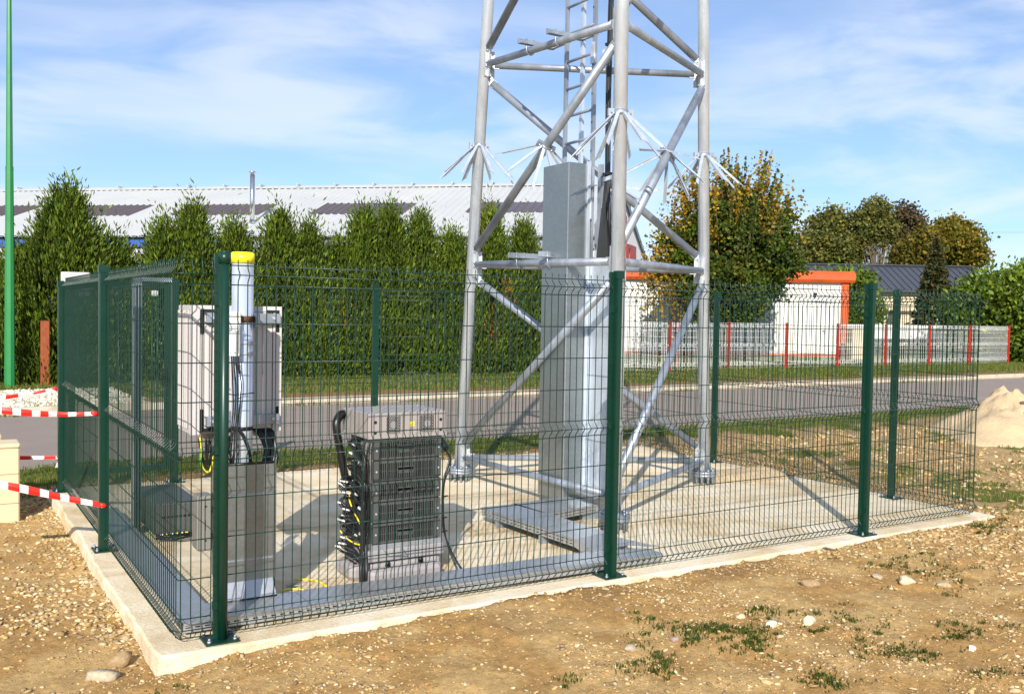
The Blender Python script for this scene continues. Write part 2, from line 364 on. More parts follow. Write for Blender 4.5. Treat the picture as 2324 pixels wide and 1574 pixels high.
# road sheet, wide and flat
M['road'] = mat('asphalt_worn', (.245, .195, .165), .9, var=.10, scale=1.4, bump=.004, bscale=160, dirt=(.32, .27, .235), dscale=90, dlo=.55, dhi=.60)
rx = np.concatenate([np.arange(-160, -6, 6), np.arange(-6, 40, .5), np.arange(40, 400, 8)]); ry = np.linspace(6.85, 12.5, 9)
RX, RY = np.meshgrid(rx, ry); RZ = -.115 + .0*RX + .02*np.sin((RY-6.85)/5.65*math.pi)
wob = (fbm(RX*1.3, RY*.0+3, 5)-.5)*.22; RY = np.where(RY < 6.9, RY+wob, RY)
idr = np.arange(RX.size).reshape(RX.shape)
o = npmesh('road', np.stack([RX, RY, RZ], -1).reshape(-1, 3), np.stack([idr[:-1, :-1], idr[:-1, 1:], idr[1:, 1:], idr[1:, :-1]], -1).reshape(-1, 4), M['road'], smooth=True); tag(o, kind='structure')

# kerb: concrete kerb stones, each its own piece
M['kerb'] = mat('kerb_concrete', (.50, .43, .33), .9, var=.10, scale=3, dirt=(.30, .26, .17), dscale=2.2, dlo=.58, dhi=.8, bump=.003)
kb = MB().box((-160, 12.52, -.16), (400, 12.66, -.10)); ko = kb.build('kerb', M['kerb']); tag(ko, kind='structure')
ks = MB(); ks.rbox((0, 0, 0), (.985, .16, .125), .015); ks0 = ks.build('kerb_stone', M['kerb'], ko); kme = ks0.data
ks0.matrix_basis = Matrix.Translation((-6, 12.50, -.099))
for k in range(1, 58):
    instance('kerb_stone', kme, Matrix.Translation((-6+k*1.0, 12.50+random.uniform(-.006, .006), -.099+random.uniform(-.004, .004))), ko)
kf = MB(); 
for a, b_ in ((-160, -6), (52, 400)): kf.box((a, 12.50, -.0995), (b_, 12.66, .026))
tag(kf.build('kerb_run', M['kerb'], ko))

# concrete slab of the compound
def slabmat():
    m, t, b = nodes_of('slab_concrete'); N = t.nodes; L = t.links
    tc = N.new('ShaderNodeTexCoord')
    n = N.new('ShaderNodeTexNoise'); n.inputs['Scale'].default_value = 1.6; n.inputs['Detail'].default_value = 10; n.inputs['Roughness'].default_value = .68; n.inputs['Distortion'].default_value = .8; L.new(tc.outputs['Object'], n.inputs['Vector'])
    cr = N.new('ShaderNodeValToRGB'); e = cr.color_ramp.elements; e[0].position = .36; e[0].color = (.60, .455, .27, 1); e[1].position = .60; e[1].color = (.80, .70, .53, 1)
    x = e.new(.50); x.color = (.74, .62, .43, 1); x2 = e.new(.30); x2.color = (.44, .31, .16, 1)
    L.new(n.outputs['Fac'], cr.inputs[0])
    n2 = N.new('ShaderNodeTexNoise'); n2.inputs['Scale'].default_value = 45; n2.inputs['Detail'].default_value = 8; n2.inputs['Roughness'].default_value = .7; L.new(tc.outputs['Object'], n2.inputs['Vector'])
    r = N.new('ShaderNodeMapRange'); r.inputs['From Min'].default_value = .3; r.inputs['From Max'].default_value = .7; r.inputs['To Min'].default_value = .86; r.inputs['To Max'].default_value = 1.10; L.new(n2.outputs['Fac'], r.inputs['Value'])
    sc = N.new('ShaderNodeVectorMath'); sc.operation = 'SCALE'; L.new(cr.outputs[0], sc.inputs[0]); L.new(r.outputs[0], sc.inputs['Scale']); L.new(sc.outputs[0], b.inputs['Base Color'])
    b.inputs['Roughness'].default_value = .9; b.inputs['Specular IOR Level'].default_value = .25
    bp = N.new('ShaderNodeBump'); bp.inputs['Distance'].default_value = .010; L.new(n2.outputs['Fac'], bp.inputs['Height']); L.new(bp.outputs[0], b.inputs['Normal'])
    return m
M['slab'] = slabmat()
sx0, sx1, sy0, sy1 = -.108, XR+.15, -.112, YB+.13
def edge_ring(n=260):
    P = []
    cs = [(sx0, sy0), (sx1, sy0), (sx1, sy1), (sx0, sy1)]
    for k in range(4):
        a = np.array(cs[k]); b_ = np.array(cs[(k+1) % 4]); m_ = int(np.linalg.norm(b_-a)/.06)
        for i in range(m_): P.append(a+(b_-a)*i/m_)
    P = np.array(P); nrm = P-np.array([3.3, 2.3]); j = (fbm(P[:, 0]*1.1, P[:, 1]*1.1, 5)-.5)*.05 + (fbm(P[:, 0]*9, P[:, 1]*9, 8)-.5)*.022
    d = np.stack([np.where(np.abs(P[:, 0]-sx0) < .01, -1, np.where(np.abs(P[:, 0]-sx1) < .01, 1, 0)), np.where(np.abs(P[:, 1]-sy0) < .01, -1, np.where(np.abs(P[:, 1]-sy1) < .01, 1, 0))], 1)
    return P, d, j
P, d, j = edge_ring(); mb = MB(); n = len(P)
top = [(p[0]+q[0]*w, p[1]+q[1]*w, 0) for p, q, w in zip(P, d, j)]
mid = [(p[0]+q[0]*(w+.014), p[1]+q[1]*(w+.014), -.012) for p, q, w in zip(P, d, j)]
bot = [(p[0]+q[0]*(w+.02), p[1]+q[1]*(w+.02), -.2) for p, q, w in zip(P, d, j)]
v = top+mid+bot
f = [tuple(range(n))] + [(i+n, (i+1) % n+n, (i+1) % n, i) for i in range(n)] + [(i+2*n, (i+1) % n+2*n, (i+1) % n+n, i+n) for i in range(n)]
mb.add(v, f); slab = mb.build('concrete_slab', M['slab']); tag(slab, kind='structure')

# ------------------------------------------------------------------ loose stones (gravel nobody could count) in one object
def ico():
    p = (1+5**.5)/2; v = np.array([(-1,p,0),(1,p,0),(-1,-p,0),(1,-p,0),(0,-1,p),(0,1,p),(0,-1,-p),(0,1,-p),(p,0,-1),(p,0,1),(-p,0,-1),(-p,0,1)])/math.sqrt(1+p*p)
    f = np.array([(0,11,5),(0,5,1),(0,1,7),(0,7,10),(0,10,11),(1,5,9),(5,11,4),(11,10,2),(10,7,6),(7,1,8),(3,9,4),(3,4,2),(3,2,6),(3,6,8),(3,8,9),(4,9,5),(2,4,11),(6,2,10),(8,6,7),(9,8,1)])
    return v, f
IV, IF = ico()
def ico2():
    v = [tuple(q) for q in IV]; f = []; mid = {}
    def m_(a, b):
        k = (min(a, b), max(a, b))
        if k not in mid:
            q = (np.array(v[a])+np.array(v[b])); q /= np.linalg.norm(q); v.append(tuple(q)); mid[k] = len(v)-1
        return mid[k]
    for a, b, c in IF:
        x, y, z = m_(a, b), m_(b, c), m_(c, a); f += [(a, x, z), (b, y, x), (c, z, y), (x, y, z)]
    return np.array(v), np.array(f)
IV2, IF2 = ico2()
def stones(name, pos, size, flat, base_cols, big=False, parent=None):
    n = len(pos); BV, BF = (IV2, IF2) if big else (IV, IF); k = len(BV)
    V = np.repeat(BV[None], n, 0); V = V*(1+rng.uniform(-.26, .26, (n, k, 1)))
    sc = np.stack([size*rng.uniform(.8, 1.5, n), size*rng.uniform(.65, 1.0, n), size*flat*rng.uniform(.7, 1.2, n)], 1); V = V*sc[:, None, :]
    a = rng.uniform(0, 6.283, n); tx = rng.normal(0, .22, n); ty = rng.normal(0, .22, n)
    x, y, z = V[..., 0].copy(), V[..., 1].copy(), V[..., 2].copy(); z = z + x*tx[:, None] + y*ty[:, None]
    V[..., 0] = x*np.cos(a)[:, None]-y*np.sin(a)[:, None]; V[..., 1] = x*np.sin(a)[:, None]+y*np.cos(a)[:, None]; V[..., 2] = z
    V = V+pos[:, None, :]; Fc = BF[None]+(np.arange(n)*k)[:, None, None]
    c = base_cols[rng.integers(0, len(base_cols), n)]*rng.uniform(.75, 1.22, (n, 1)); c = np.repeat(np.concatenate([c, np.ones((n, 1))], 1)[:, None, :], k, 1)
    return V.reshape(-1, 3), Fc.reshape(-1, 3), c.reshape(-1, 4)
def stonemat():
    m, t, b = nodes_of('stone'); N = t.nodes; L = t.links
    a = N.new('ShaderNodeVertexColor'); a.layer_name = 'Col'; tc = N.new('ShaderNodeTexCoord'); n = N.new('ShaderNodeTexNoise'); n.inputs['Scale'].default_value = 60; n.inputs['Detail'].default_value = 6; L.new(tc.outputs['Object'], n.inputs['Vector'])
    r = N.new('ShaderNodeMapRange'); r.inputs['From Min'].default_value = .3; r.inputs['From Max'].default_value = .7; r.inputs['To Min'].default_value = .8; r.inputs['To Max'].default_value = 1.15; L.new(n.outputs['Fac'], r.inputs['Value'])
    s = N.new('ShaderNodeVectorMath'); s.operation = 'SCALE'; L.new(a.outputs[0], s.inputs[0]); L.new(r.outputs[0], s.inputs['Scale']); L.new(s.outputs[0], b.inputs['Base Color']); b.inputs['Roughness'].default_value = .85; b.inputs['Specular IOR Level'].default_value = .3
    bp = N.new('ShaderNodeBump'); bp.inputs['Distance'].default_value = .004; L.new(n.outputs['Fac'], bp.inputs['Height']); L.new(bp.outputs[0], b.inputs['Normal'])
    return m
M['stone'] = stonemat()
SC = np.array([[.44, .295, .125], [.50, .355, .165], [.56, .42, .22], [.36, .235, .095], [.62, .50, .30], [.41, .30, .16], [.30, .20, .11], [.47, .32, .13]])
def scatter(n, x0, x1, y0, y1, dens):
    x = rng.uniform(x0, x1, n); y = rng.uniform(y0, y1, n); k = rng.uniform(0, 1, n) < dens(x, y)
    return x[k], y[k]
def outside(x, y, m=.0): return ~((x > sx0-m) & (x < sx1+m) & (y > sy0-m) & (y < sy1+m))
def dens_gravel(x, y):
    e = np.maximum(np.maximum(sx0-x, x-sx1), np.maximum(sy0-y, y-sy1))
    d = (.22+.78*sstep(.42, .62, fbm(x*1.7, y*1.7, 61)))*np.where(x < -.12, .38, .9) + .95*np.exp(-np.clip(e, 0, 9)/.14)*np.where(x < 0, 1, .8)
    d = d*np.where(y > 5.3, np.where(x < -.3, .8, .08), 1)*np.where((x > 7.2) & (y > 0), .6, 1)
    return d*outside(x, y)*(y < 6.9)
AV, AF, AC = [], [], []; o_ = 0
for n_, box_, s0, s1, fl in ((60000, (-2.6, 6.0, -3.3, .6), .0035, .009, .5), (16000, (-2.6, 6.5, -3.2, 1.2), .008, .018, .45), (1300, (-2.6, 7, -3.0, 1.2), .014, .026, .32),
                             (15000, (-2.2, -.1, .3, 5.5), .010, .024, .5), (9000, (6.9, 13.5, -1.5, 6.5), .010, .026, .42), (5200, (4.5, 8.5, -1.8, .2), .010, .026, .45), (9000, (-1.6, 7.2, 4.75, 5.5), .010, .024, .5), (3000, (6.9, 13.5, -1.5, 5.0), .02, .045, .5)):
    x, y = scatter(n_, *box_, dens_gravel); s_ = s0+(s1-s0)*rng.uniform(0, 1, len(x))**2.2
    z = ground_z(x, y)+s_*.12
    V, Fc, c = stones('s', np.stack([x, y, z], 1), s_, fl, SC, big=(s1 > .03)); AV.append(V); AF.append(Fc+o_); AC.append(c); o_ += len(V)
# white gravel laid on the verge at the left beyond the road
x = rng.uniform(-6, 2.2, 5000); y = rng.uniform(12.9, 16.3, 5000); s_ = rng.uniform(.015, .04, 5000)
V, Fc, c = stones('s', np.stack([x, y, ground_z(x, y)+s_*.2], 1), s_, .6, np.array([[.75, .68, .54], [.65, .58, .45], [.8, .74, .62]])); AV.append(V); AF.append(Fc+o_); AC.append(c); o_ += len(V)
gs = npmesh('gravel', np.concatenate(AV), np.concatenate(AF), M['stone'], cols=np.concatenate(AC), smooth=True)
tag(gs, 'loose yellow river gravel strewn over the bare earth around the slab', 'gravel', kind='stuff')

# ------------------------------------------------------------------ single stones and clods that stand out
def rock(name, px, py, w, h, col, label, cat='stone', zg=None, rough=.3, grp=None, flat=.5, rotz=0.0, squash=.7):
    z0 = -.06
    for _ in range(4):
        p = onz(px, py, z0); z0 = float(ground_z(p[0], p[1]))
    r = np.random.default_rng(int(px*7+py)); V = IV2.copy()
    nf = 1 + rough*(r.uniform(-1, 1, len(V)))*.5; V = V*nf[:, None]
    # flatten some facets
    for k in range(11):
        n_ = r.normal(0, 1, 3); n_ /= np.linalg.norm(n_); dd = V@n_; lim = .50+.25*r.uniform(); V = V-np.outer(np.clip(dd-lim, 0, 9), n_)
    V = V*(1+.10*np.sin(V@np.array([7, 3, 5])+px)[:, None]); V = V*np.array([w/2, w/2*squash, h/2]); ca, sa = math.cos(rotz), math.sin(rotz); V = np.stack([V[:, 0]*ca-V[:, 1]*sa, V[:, 0]*sa+V[:, 1]*ca, V[:, 2]], 1)
    o = npmesh(name, V, IF2, M['stone'], cols=np.tile(np.array([*col, 1.0]), (len(V), 1))*np.repeat(np.array([[*r.uniform(.85, 1.1, (1,)).repeat(3), 1]]), len(V), 0), smooth=False)
    o.location = (float(p[0]), float(p[1]), z0 + h*.12); return tag(o, label, cat, grp)
rock('stone', 228, 1538, .21, .085, (.42, .35, .24), 'long flat grey-brown stone lying in front of the muddy rock', rotz=-.5)
rock('rock', 275, 1508, .15, .15, (.36, .25, .13), 'lumpy muddy rock sitting behind the long flat stone near the slab corner', 'rock', rotz=.4, rough=.5)
rock('earth_clod', 1085, 1386, .19, .085, (.30, .215, .11), 'rounded brown clod of earth against the front edge of the slab', 'clod', rotz=.5, rough=.2)
rock('earth_clod', 1835, 1327, .17, .07, (.33, .22, .12), 'flat brown clod of earth alone right of the middle fence post', 'clod', rotz=-.4, rough=.25)
rock('stone', 1752, 1417, .11, .06, (.68, .62, .48), 'pale flat stone at the upper edge of the front weed patch, left of its pair')
rock('stone', 1832, 1410, .12, .08, (.66, .56, .38), 'pale yellow stone beside a weed, right of the flat pale one')
rock('stone', 1400, 1382, .08, .04, (.22, .15, .11), 'small dark reddish-brown stone below the middle fence post')
rock('stone', 2140, 1325, .22, .06, (.46, .35, .20), 'wide flat tan stone at the far right of the gravel, upper one', rotz=.3)
rock('stone', 2055, 1322, .17, .09, (.58, .48, .32), 'chunky light tan stone left of the wide flat one')
rock('stone', 1990, 1310, .13, .05, (.50, .40, .26), 'low tan stone leaning on the ground behind the chunky one', rotz=.6)
rock('stone', 905, 1408, .09, .04, (.62, .55, .42), 'pale buff stone close to the slab edge between corner post and clod')
rock('stone', 1430, 1472, .09, .055, (.42, .34, .25), 'dull greyish stone left of the weed patch in the foreground')
rock('stone', 1530, 1452, .075, .04, (.33, .25, .22), 'purplish flat stone at the left end of the weed patch')
rock('stone', 2205, 1475, .07, .05, (.72, .66, .52), 'small nearly white stone near the right border')
rock('stone', 285, 1452, .07, .055, (.44, .34, .20), 'rounded stone on the bare earth left of the slab side')
rock('stone', 1680, 1400, .09, .04, (.60, .50, .34), 'light stone just left of the flat pale one above the weeds')
# dark twigs
for (a, b, lab) in (((1130, 1428), (1178, 1447), 'short dark stick lying flat on the gravel below the clod'), ((1850, 1248), (1900, 1252), 'thin dark twig lying near the slab front edge right of the right post')):
    p = onz(*a, -.04); q = onz(*b, -.04); m_ = (p+q)/2
    tag(MB().tube([p+(0, 0, .012), m_+(0.004, 0.01, .022), q+(0, 0, .01)], [.004, .009, .005], 6).build('stick', M['bark']), lab, 'stick')

# ------------------------------------------------------------------ sand heaps
M['sand'] = mat('sand', (.54, .40, .235), .95, var=.12, scale=5, bump=.015, bscale=22, dirt=(.48, .36, .22), dscale=4, dlo=.5, dhi=.75)
def heap(name, cx, cy, rx_, ry_, h, z0, lab, seed, ang=0, p=1.5, rug=.22, mt='sand'):
    nr, na = 22, 56; V = [(0, 0, h*(1-.1))]; 
    for i in range(1, nr+1):
        t = i/nr
        for k in range(na):
            a = 2*math.pi*k/na; w = 1+.22*(vnoise(np.array([math.cos(a)*1.7+9]), np.array([math.sin(a)*1.7+9]), seed)[0]-.5)*2
            x = math.cos(a)*t*rx_*w; y = math.sin(a)*t*ry_*w
            zz = h*(1-t**p)**1.15 if t < 1 else 0
            zz *= 1+rug*(fbm(np.array([x*3+5]), np.array([y*3+5]), seed)[0]-.5)*2
            zz += .35*rug*h*(fbm(np.array([x*9+5]), np.array([y*9+5]), seed+3)[0]-.5)*math.sin(math.pi*min(t, 1))
            V.append((x, y, zz if i < nr else -.05))
    ca, sa = math.cos(ang), math.sin(ang); V = [(x*ca-y*sa, x*sa+y*ca, z) for x, y, z in V]
    Fx = [(0, 1+k, 1+(k+1) % na) for k in range(na)]
    for i in range(nr-1):
        for k in range(na): a = 1+i*na+k; b_ = 1+i*na+(k+1) % na; Fx.append((a, a+na, b_+na, b_))
    mb = MB(); mb.add(V, Fx, True); o = mb.build(name, M[mt]); o.location = (cx, cy, z0); return tag(o, lab, 'sand heap')
heap('sand_heap', 13.75, 3.65, 1.75, 1.35, .66, -.09, 'big pale sand heap on the rough grass right of the compound', 4, ang=.3, rug=.42)
heap('sand_heap', 6.42, 2.36, .62, .38, .075, -.004, 'low spread of sand on the slab corner under the right fence', 9, ang=.1, p=2.2, rug=.5)
o = MB(); o.rbox((-.22, -.09, -.05), (.22, .09, .07), .04); oo = o.build('stone', M['corr']); oo.location = (13.05, 2.85, .14); oo.rotation_euler = (.5, .2, .6); tag(oo, 'grey lump of concrete half buried in the big sand heap', 'stone')
for k, (dx, dy, zz, sc, lb_) in enumerate(((12.75, 3.25, .20, .07, 'dark clod nearest the fence on the big sand heap'), (13.5, 3.05, .36, .10, 'largest dark clod on the flank of the big sand heap'), (13.3, 3.35, .46, .06, 'dark clod highest up on the big sand heap'), (12.9, 3.05, .22, .05, 'smallest dark clod low on the big sand heap'), (13.15, 3.2, .32, .055, 'dark clod in the middle of the big sand heap'))):
    V = IV2*np.array([sc, sc*.6, sc*.5])*(1+rng.uniform(-.2, .2, (len(IV2), 1)))
    o = npmesh('earth_clod', V, IF2, M['stone'], cols=np.tile([.13, .085, .05, 1], (len(V), 1))); o.location = (dx, dy, zz)
    tag(o, lb_, 'clod', 'dark clods on the big sand heap')

# ================================================================== GRASS (stuff)
def blades(x, y, z, h, w, cols, lean=.45):
    n = len(x); a = rng.uniform(0, 6.283, n); b = rng.uniform(0, 6.283, n); l = rng.uniform(.1, 1, n)*lean
    dx, dy = np.cos(a)*w/2, np.sin(a)*w/2; lx, ly = np.cos(b)*l*h, np.sin(b)*l*h
    P0 = np.stack([x-dx, y-dy, z-.01], 1); P1 = np.stack([x+dx, y+dy, z-.01], 1)
    P2 = np.stack([x+dx*.7+lx*.35, y+dy*.7+ly*.35, z+h*.6], 1); P3 = np.stack([x-dx*.7+lx*.35, y-dy*.7+ly*.35, z+h*.6], 1); P4 = np.stack([x+lx, y+ly, z+h*(1-.25*l)], 1)
    V = np.stack([P0, P1, P2, P3, P4], 1).reshape(-1, 3); b0 = np.arange(n)*5
    Fc = np.concatenate([np.stack([b0, b0+1, b0+2], 1), np.stack([b0, b0+2, b0+3], 1), np.stack([b0+3, b0+2, b0+4], 1)])
    c = cols[rng.integers(0, len(cols), n)]*rng.uniform(.7, 1.25, (n, 1)); c = np.repeat(np.concatenate([c, np.ones((n, 1))], 1), 5, 0)
    return V, Fc, c
GCOL = np.array([[.105, .155, .018], [.130, .180, .020], [.070, .115, .014], [.18, .19, .030], [.085, .135, .018], [.26, .20, .07]])
def join(parts):
    V, Fc, c = [], [], []; o = 0
    for a, b, d in parts: V.append(a); Fc.append(b+o); c.append(d); o += len(a)
    return np.concatenate(V), np.concatenate(Fc), np.concatenate(c)
def near_d(x, y):
    n1 = fbm(x*.8, y*.8, 31); n2 = fbm(x*3.5, y*3.5, 47)
    g = sstep(5.5, 5.95, y+(n1-.5)*1.3)*(.55+.45*sstep(.35, .55, n2))*(y < 6.82+(n2-.5)*.2)*sstep(-1.2, .3, x)
    r = sstep(7.0, 7.5, x)*(y < 6.9)*sstep(-1.4, .4, y)*sstep(.47, .58, n1*.55+n2*.45)*.8
    l = (x < .2)*(x > -2.5)*(y > 5.0)*(y < 6.7)*sstep(.5, .62, n1*.4+n2*.6)*.5
    return np.maximum(np.maximum(g, r), l)*outside(x, y, .05)
x, y = scatter(120000, -2.4, 17, 4.8, 6.95, near_d); P1_ = blades(x, y, ground_z(x, y), rng.uniform(.03, .075, len(x)), .007, GCOL)
x, y = scatter(60000, 6.9, 16, -1.5, 5.4, near_d); P2_ = blades(x, y, ground_z(x, y), rng.uniform(.02, .055, len(x)), .008, GCOL)
V, Fc, c = join([P1_, P2_]); gO = npmesh('grass', V, Fc, M['grass'], cols=c); tag(gO, 'short green grass between the slab and the road', 'grass', kind='stuff')
def far_d(x, y):
    n1 = fbm(x*.8, y*.8, 31)
    return sstep(13.5, 14.0, y+(fbm(x*3.5, y*3.5, 47)-.5)*.7)*(1-.5*sstep(.42, .65, n1))*np.where((x < 2.2), (y > 16.2)*.5, 1)
x, y = scatter(110000, -2, 46, 13.3, 18.6, far_d); V, Fc, c = blades(x, y, ground_z(x, y), rng.uniform(.04, .11, len(x)), .02, GCOL)
gO = npmesh('verge_grass', V, Fc, M['grass'], cols=c); tag(gO, 'mown grass on the verge beyond the road', 'grass', kind='stuff')
x, y = scatter(2500, -1, 30, 12.3, 12.52, lambda x, y: sstep(.56, .66, fbm(x*1.5, y*1.5, 88))); V, Fc, c = blades(x, y, x*0-.11, rng.uniform(.03, .10, len(x)), .015, GCOL)
x2, y2 = scatter(7000, -1, 40, 12.7, 13.5, lambda x, y: sstep(.55, .66, fbm(x*1.2, y*1.2, 98))*.7); B = blades(x2, y2, ground_z(x2, y2), rng.uniform(.03, .10, len(x2)), .015, GCOL)
V, Fc, c = join([(V, Fc, c), B]); gO = npmesh('kerb_weeds', V, Fc, M['grass'], cols=c); tag(gO, 'weeds growing along the kerb line', 'weeds', kind='stuff')

# weeds in the bare front ground: clumps of blades and broad leaves, one object
def clump(px, py, r_, n, h, w, cols=GCOL[:5]):
    p = onz(px, py, -.05); a = rng.uniform(0, 6.283, n); d = np.abs(rng.normal(0, .5, n))*r_; x = p[0]+np.cos(a)*d; y = p[1]+np.sin(a)*d*.6
    return blades(x, y, ground_z(x, y), rng.uniform(.5, 1, n)*h, w, cols*.62, lean=1.3)
WC = []
r_ = np.random.default_rng(5)
for (cx, cy, sx_, sy_, n) in ((1640, 1450, 130, 26, 42), (1480, 1520, 70, 30, 22), (1700, 1480, 60, 18, 16), (1880, 1555, 60, 22, 10), (1760, 1410, 70, 10, 8), (2040, 1490, 90, 30, 16), (2180, 1440, 90, 40, 16), (2240, 1200, 70, 24, 30), (2060, 1280, 120, 26, 16), (1900, 1420, 120, 30, 12), (1480, 1430, 90, 30, 9), (2150, 1330, 120, 40, 14), (330, 1560, 200, 30, 2), (90, 1330, 80, 60, 3), (1285, 1560, 30, 20, 3), (2260, 1540, 50, 20, 6), (1740, 1230, 60, 8, 5), (2000, 1205, 60, 8, 6)):
    for k in range(int(n*1.7)):
        qx, qy = r_.normal(cx, sx_*.5), min(r_.normal(cy, sy_*.5), 1572)
        # keep clear of the slab front edge
        g_ = onz(qx, qy, -.05)
        if g_[1] > -.2 and g_[0] < XR: continue
        WC.append(clump(qx, qy, r_.uniform(.03, .13), int(r_.integers(6, 26)), r_.uniform(.012, .038), r_.uniform(.005, .010)))
V, Fc, c = join(WC); wO = npmesh('weeds', V, Fc, M['grass'], cols=c); tag(wO, 'scattered green weeds sprouting from the stony ground in front', 'weeds', kind='stuff')

# ================================================================== GREEN MESH FENCE round the slab
fence = thing('wire_mesh_fence', (0, 0, 0), 'dark green welded wire mesh fence on posts standing round the concrete slab', 'fence')
FOLD = [0.03]            # heights of the horizontal wires with outward offset
LV = [(0, 0), (.05, .034), (.10, 0)] + [(.10+.2*k, 0) for k in range(1, 4)] + [(.90, 0), (.95, .034), (1.0, 0)] + [(1.0+.2*k, 0) for k in range(1, 4)] + [(1.80, 0), (1.85, .034), (1.90, 0)]
LV = [(z+.028, o) for z, o in LV]
VP = [(0.028, 0), (.045, .003), (.070, .030), (.078, .034), (.086, .030), (.113, .003), (.128, 0), (.53, 0), (.912, 0), (.928, .002), (.945, .006), (.970, .030), (.978, .034), (.986, .030), (1.012, .004), (1.028, 0), (1.43, 0), (1.81, 0), (1.828, 0), (1.845, .003), (1.870, .030), (1.878, .034), (1.886, .030), (1.912, .003), (1.928, 0), (1.958, 0)]
def path_at(pts, s):
    for a, b in zip(pts[:-1], pts[1:]):
        a = np.array(a); b = np.array(b); l = np.linalg.norm(b-a)
        if s <= l: t = (b-a)/l; return a+t*s, np.array([t[1], -t[0]])
        s -= l
    return b, np.array([t[1], -t[0]])
def offset_path(pts, o):
    P = [np.array(p, float) for p in pts]; out = []
    T = [(b-a)/np.linalg.norm(b-a) for a, b in zip(P[:-1], P[1:])]; Nn = [np.array([t[1], -t[0]]) for t in T]
    out.append(P[0]+Nn[0]*o)
    for i in range(1, len(P)-1):
        r = .03; a = P[i]-T[i-1]*r; b = P[i]+T[i]*r; n0, n1 = Nn[i-1], Nn[i]; m_ = (n0+n1); m_ /= np.linalg.norm(m_)
        out += [a+n0*o, P[i]-m_*r*.30+m_*o, b+n1*o]
    out.append(P[-1]+Nn[-1]*o); return out
def mesh_panel(pts, parent, wire_mat, wr=.0030, hr=.0031, lv=LV, vp=VP, pitch=.05, z0=0, name='mesh_panel', n=5, zf=None):
    mb = MB(); L_ = sum(np.linalg.norm(np.array(b)-np.array(a)) for a, b in zip(pts[:-1], pts[1:])); k = int(L_/pitch); s0 = (L_-k*pitch)/2
    for i in range(k+1):
        p, nr = path_at(pts, s0+i*pitch)
        mb.tube([(p[0]+nr[0]*o, p[1]+nr[1]*o, z+z0) for z, o in vp], wr, n, True)
    for z, o in lv:
        P = offset_path(pts, o + (-wr-hr if o == 0 else -wr-hr)); mb.tube([(q[0], q[1], z+z0) for q in P], hr, n, True)
    return mb.build(name, wire_mat, parent)
PF = [0.2057, 2.727, 5.248]     # front posts
segs = [[(0, 4.60), (0, 2.20)], [(0, 2.19), (0, 0), (.17, 0)], [(.24, 0), (2.70, 0)], [(2.76, 0), (5.22, 0)], [(5.28, 0), (XR, 0), (XR, .83)], [(XR, .89), (XR, 3.25)], [(XR, 3.31), (XR, YB), (5.62, YB)], [(5.56, YB), (3.12, YB)], [(3.06, YB), (1.02, YB)]]
for s_ in segs: mesh_panel(s_, fence, M['greenw'])
def post(x, y, ang, parent=fence, H=1.99, round_=False, w=.042, plate=True):
    c, s = math.cos(ang), math.sin(ang)
    def T(q): return (x+q[0]*c-q[1]*s, y+q[0]*s+q[1]*c, q[2])
    # local: +x along the fence, -y outward. front tube outside the mesh, notched strip behind
    mb = MB()
    if round_: mb.cyl(T((0.012, -.036, .004)), T((0.012, -.036, H-.03)), .0235, 20)
    else: mb.poly([T((-.008, -.060, .004)), T((.028, -.058, .004)), (T((.034, -.050, .004))), T((.034, -.014, .004)), T((-.008, -.014, .004))], H-.034, (0, 0, 1))
    mb.poly([T((-.030, -.016, .004)), T((.034, -.016, .004)), T((.034, .004, .004)), T((-.030, .004, .004))], H-.05, (0, 0, 1))
    p = mb.build('fence_post', M['green'], parent)
    h = MB()
    for k in range(int((H-.2)/.05)):
        z = .08+k*.05; h.poly([T((-.0312, -.009, z)), T((-.0312, -.004, z)), T((-.0312, -.004, z+.010)), T((-.0312, -.009, z+.010))], .001, (-c, -s, 0))
        h.poly([T((-.024, -.0168, z)), T((-.018, -.0168, z)), T((-.018, -.0168, z+.009)), T((-.024, -.0168, z+.009))], .0008, (s*1, -c*1, 0))
    h.build('slot_row', M['dark'], p)
    cl = MB()
    for z in (.16, .96, 1.72): cl.poly([T((-.036, -.026, z)), T((.0, -.026, z)), T((.0, -.008, z)), T((-.036, -.008, z))], .045, (0, 0, 1))
    cl.build('clip', M['green'], p)
    cp = MB()
    if round_: cp.cyl(T((0.012, -.036, H-.055)), T((0.012, -.036, H)), .027, 20); cp.cyl(T((0.012, -.036, H)), T((0.012, -.036, H+.008)), .026, 20, .014)
    else: cp.poly([T((-.012, -.064, H-.05)), T((.038, -.064, H-.05)), T((.038, -.012, H-.05)), T((-.012, -.012, H-.05))], .052, (0, 0, 1))
    cp.poly([T((-.033, -.018, H-.075)), T((.037, -.018, H-.075)), T((.037, .007, H-.075)), T((-.033, .007, H-.075))], .07, (0, 0, 1))
    cp.build('post_cap', M['green'], p)
    if plate:
        b = MB(); b.poly([T((-.085, -.095, .002)), T((.085, -.095, .002)), T((.085, .055, .002)), T((-.085, .055, .002))], .008, (0, 0, 1)); bp_ = b.build('base_plate', M['green'], p)
        b2 = MB()
        for qx, qy in ((-.065, -.075), (.065, -.075), (.065, .035), (-.065, .035)): b2.cyl(T((qx, qy, .010)), T((qx, qy, .022)), .011, 6); b2.cyl(T((qx, qy, .022)), T((qx, qy, .034)), .006, 8)
        b2.build('anchor_bolt', M['galvd'], p)
    return p
for k, x_ in enumerate(PF): post(x_, 0, 0, round_=(k == 0))
post(XR, .86, math.pi/2); post(XR, 3.28, math.pi/2)
post(0, 2.195, -math.pi/2)
post(0, 4.63, -math.pi/2, H=1.93)
post(.984, YB, math.pi); post(3.09, YB, math.pi); post(5.59, YB, math.pi)

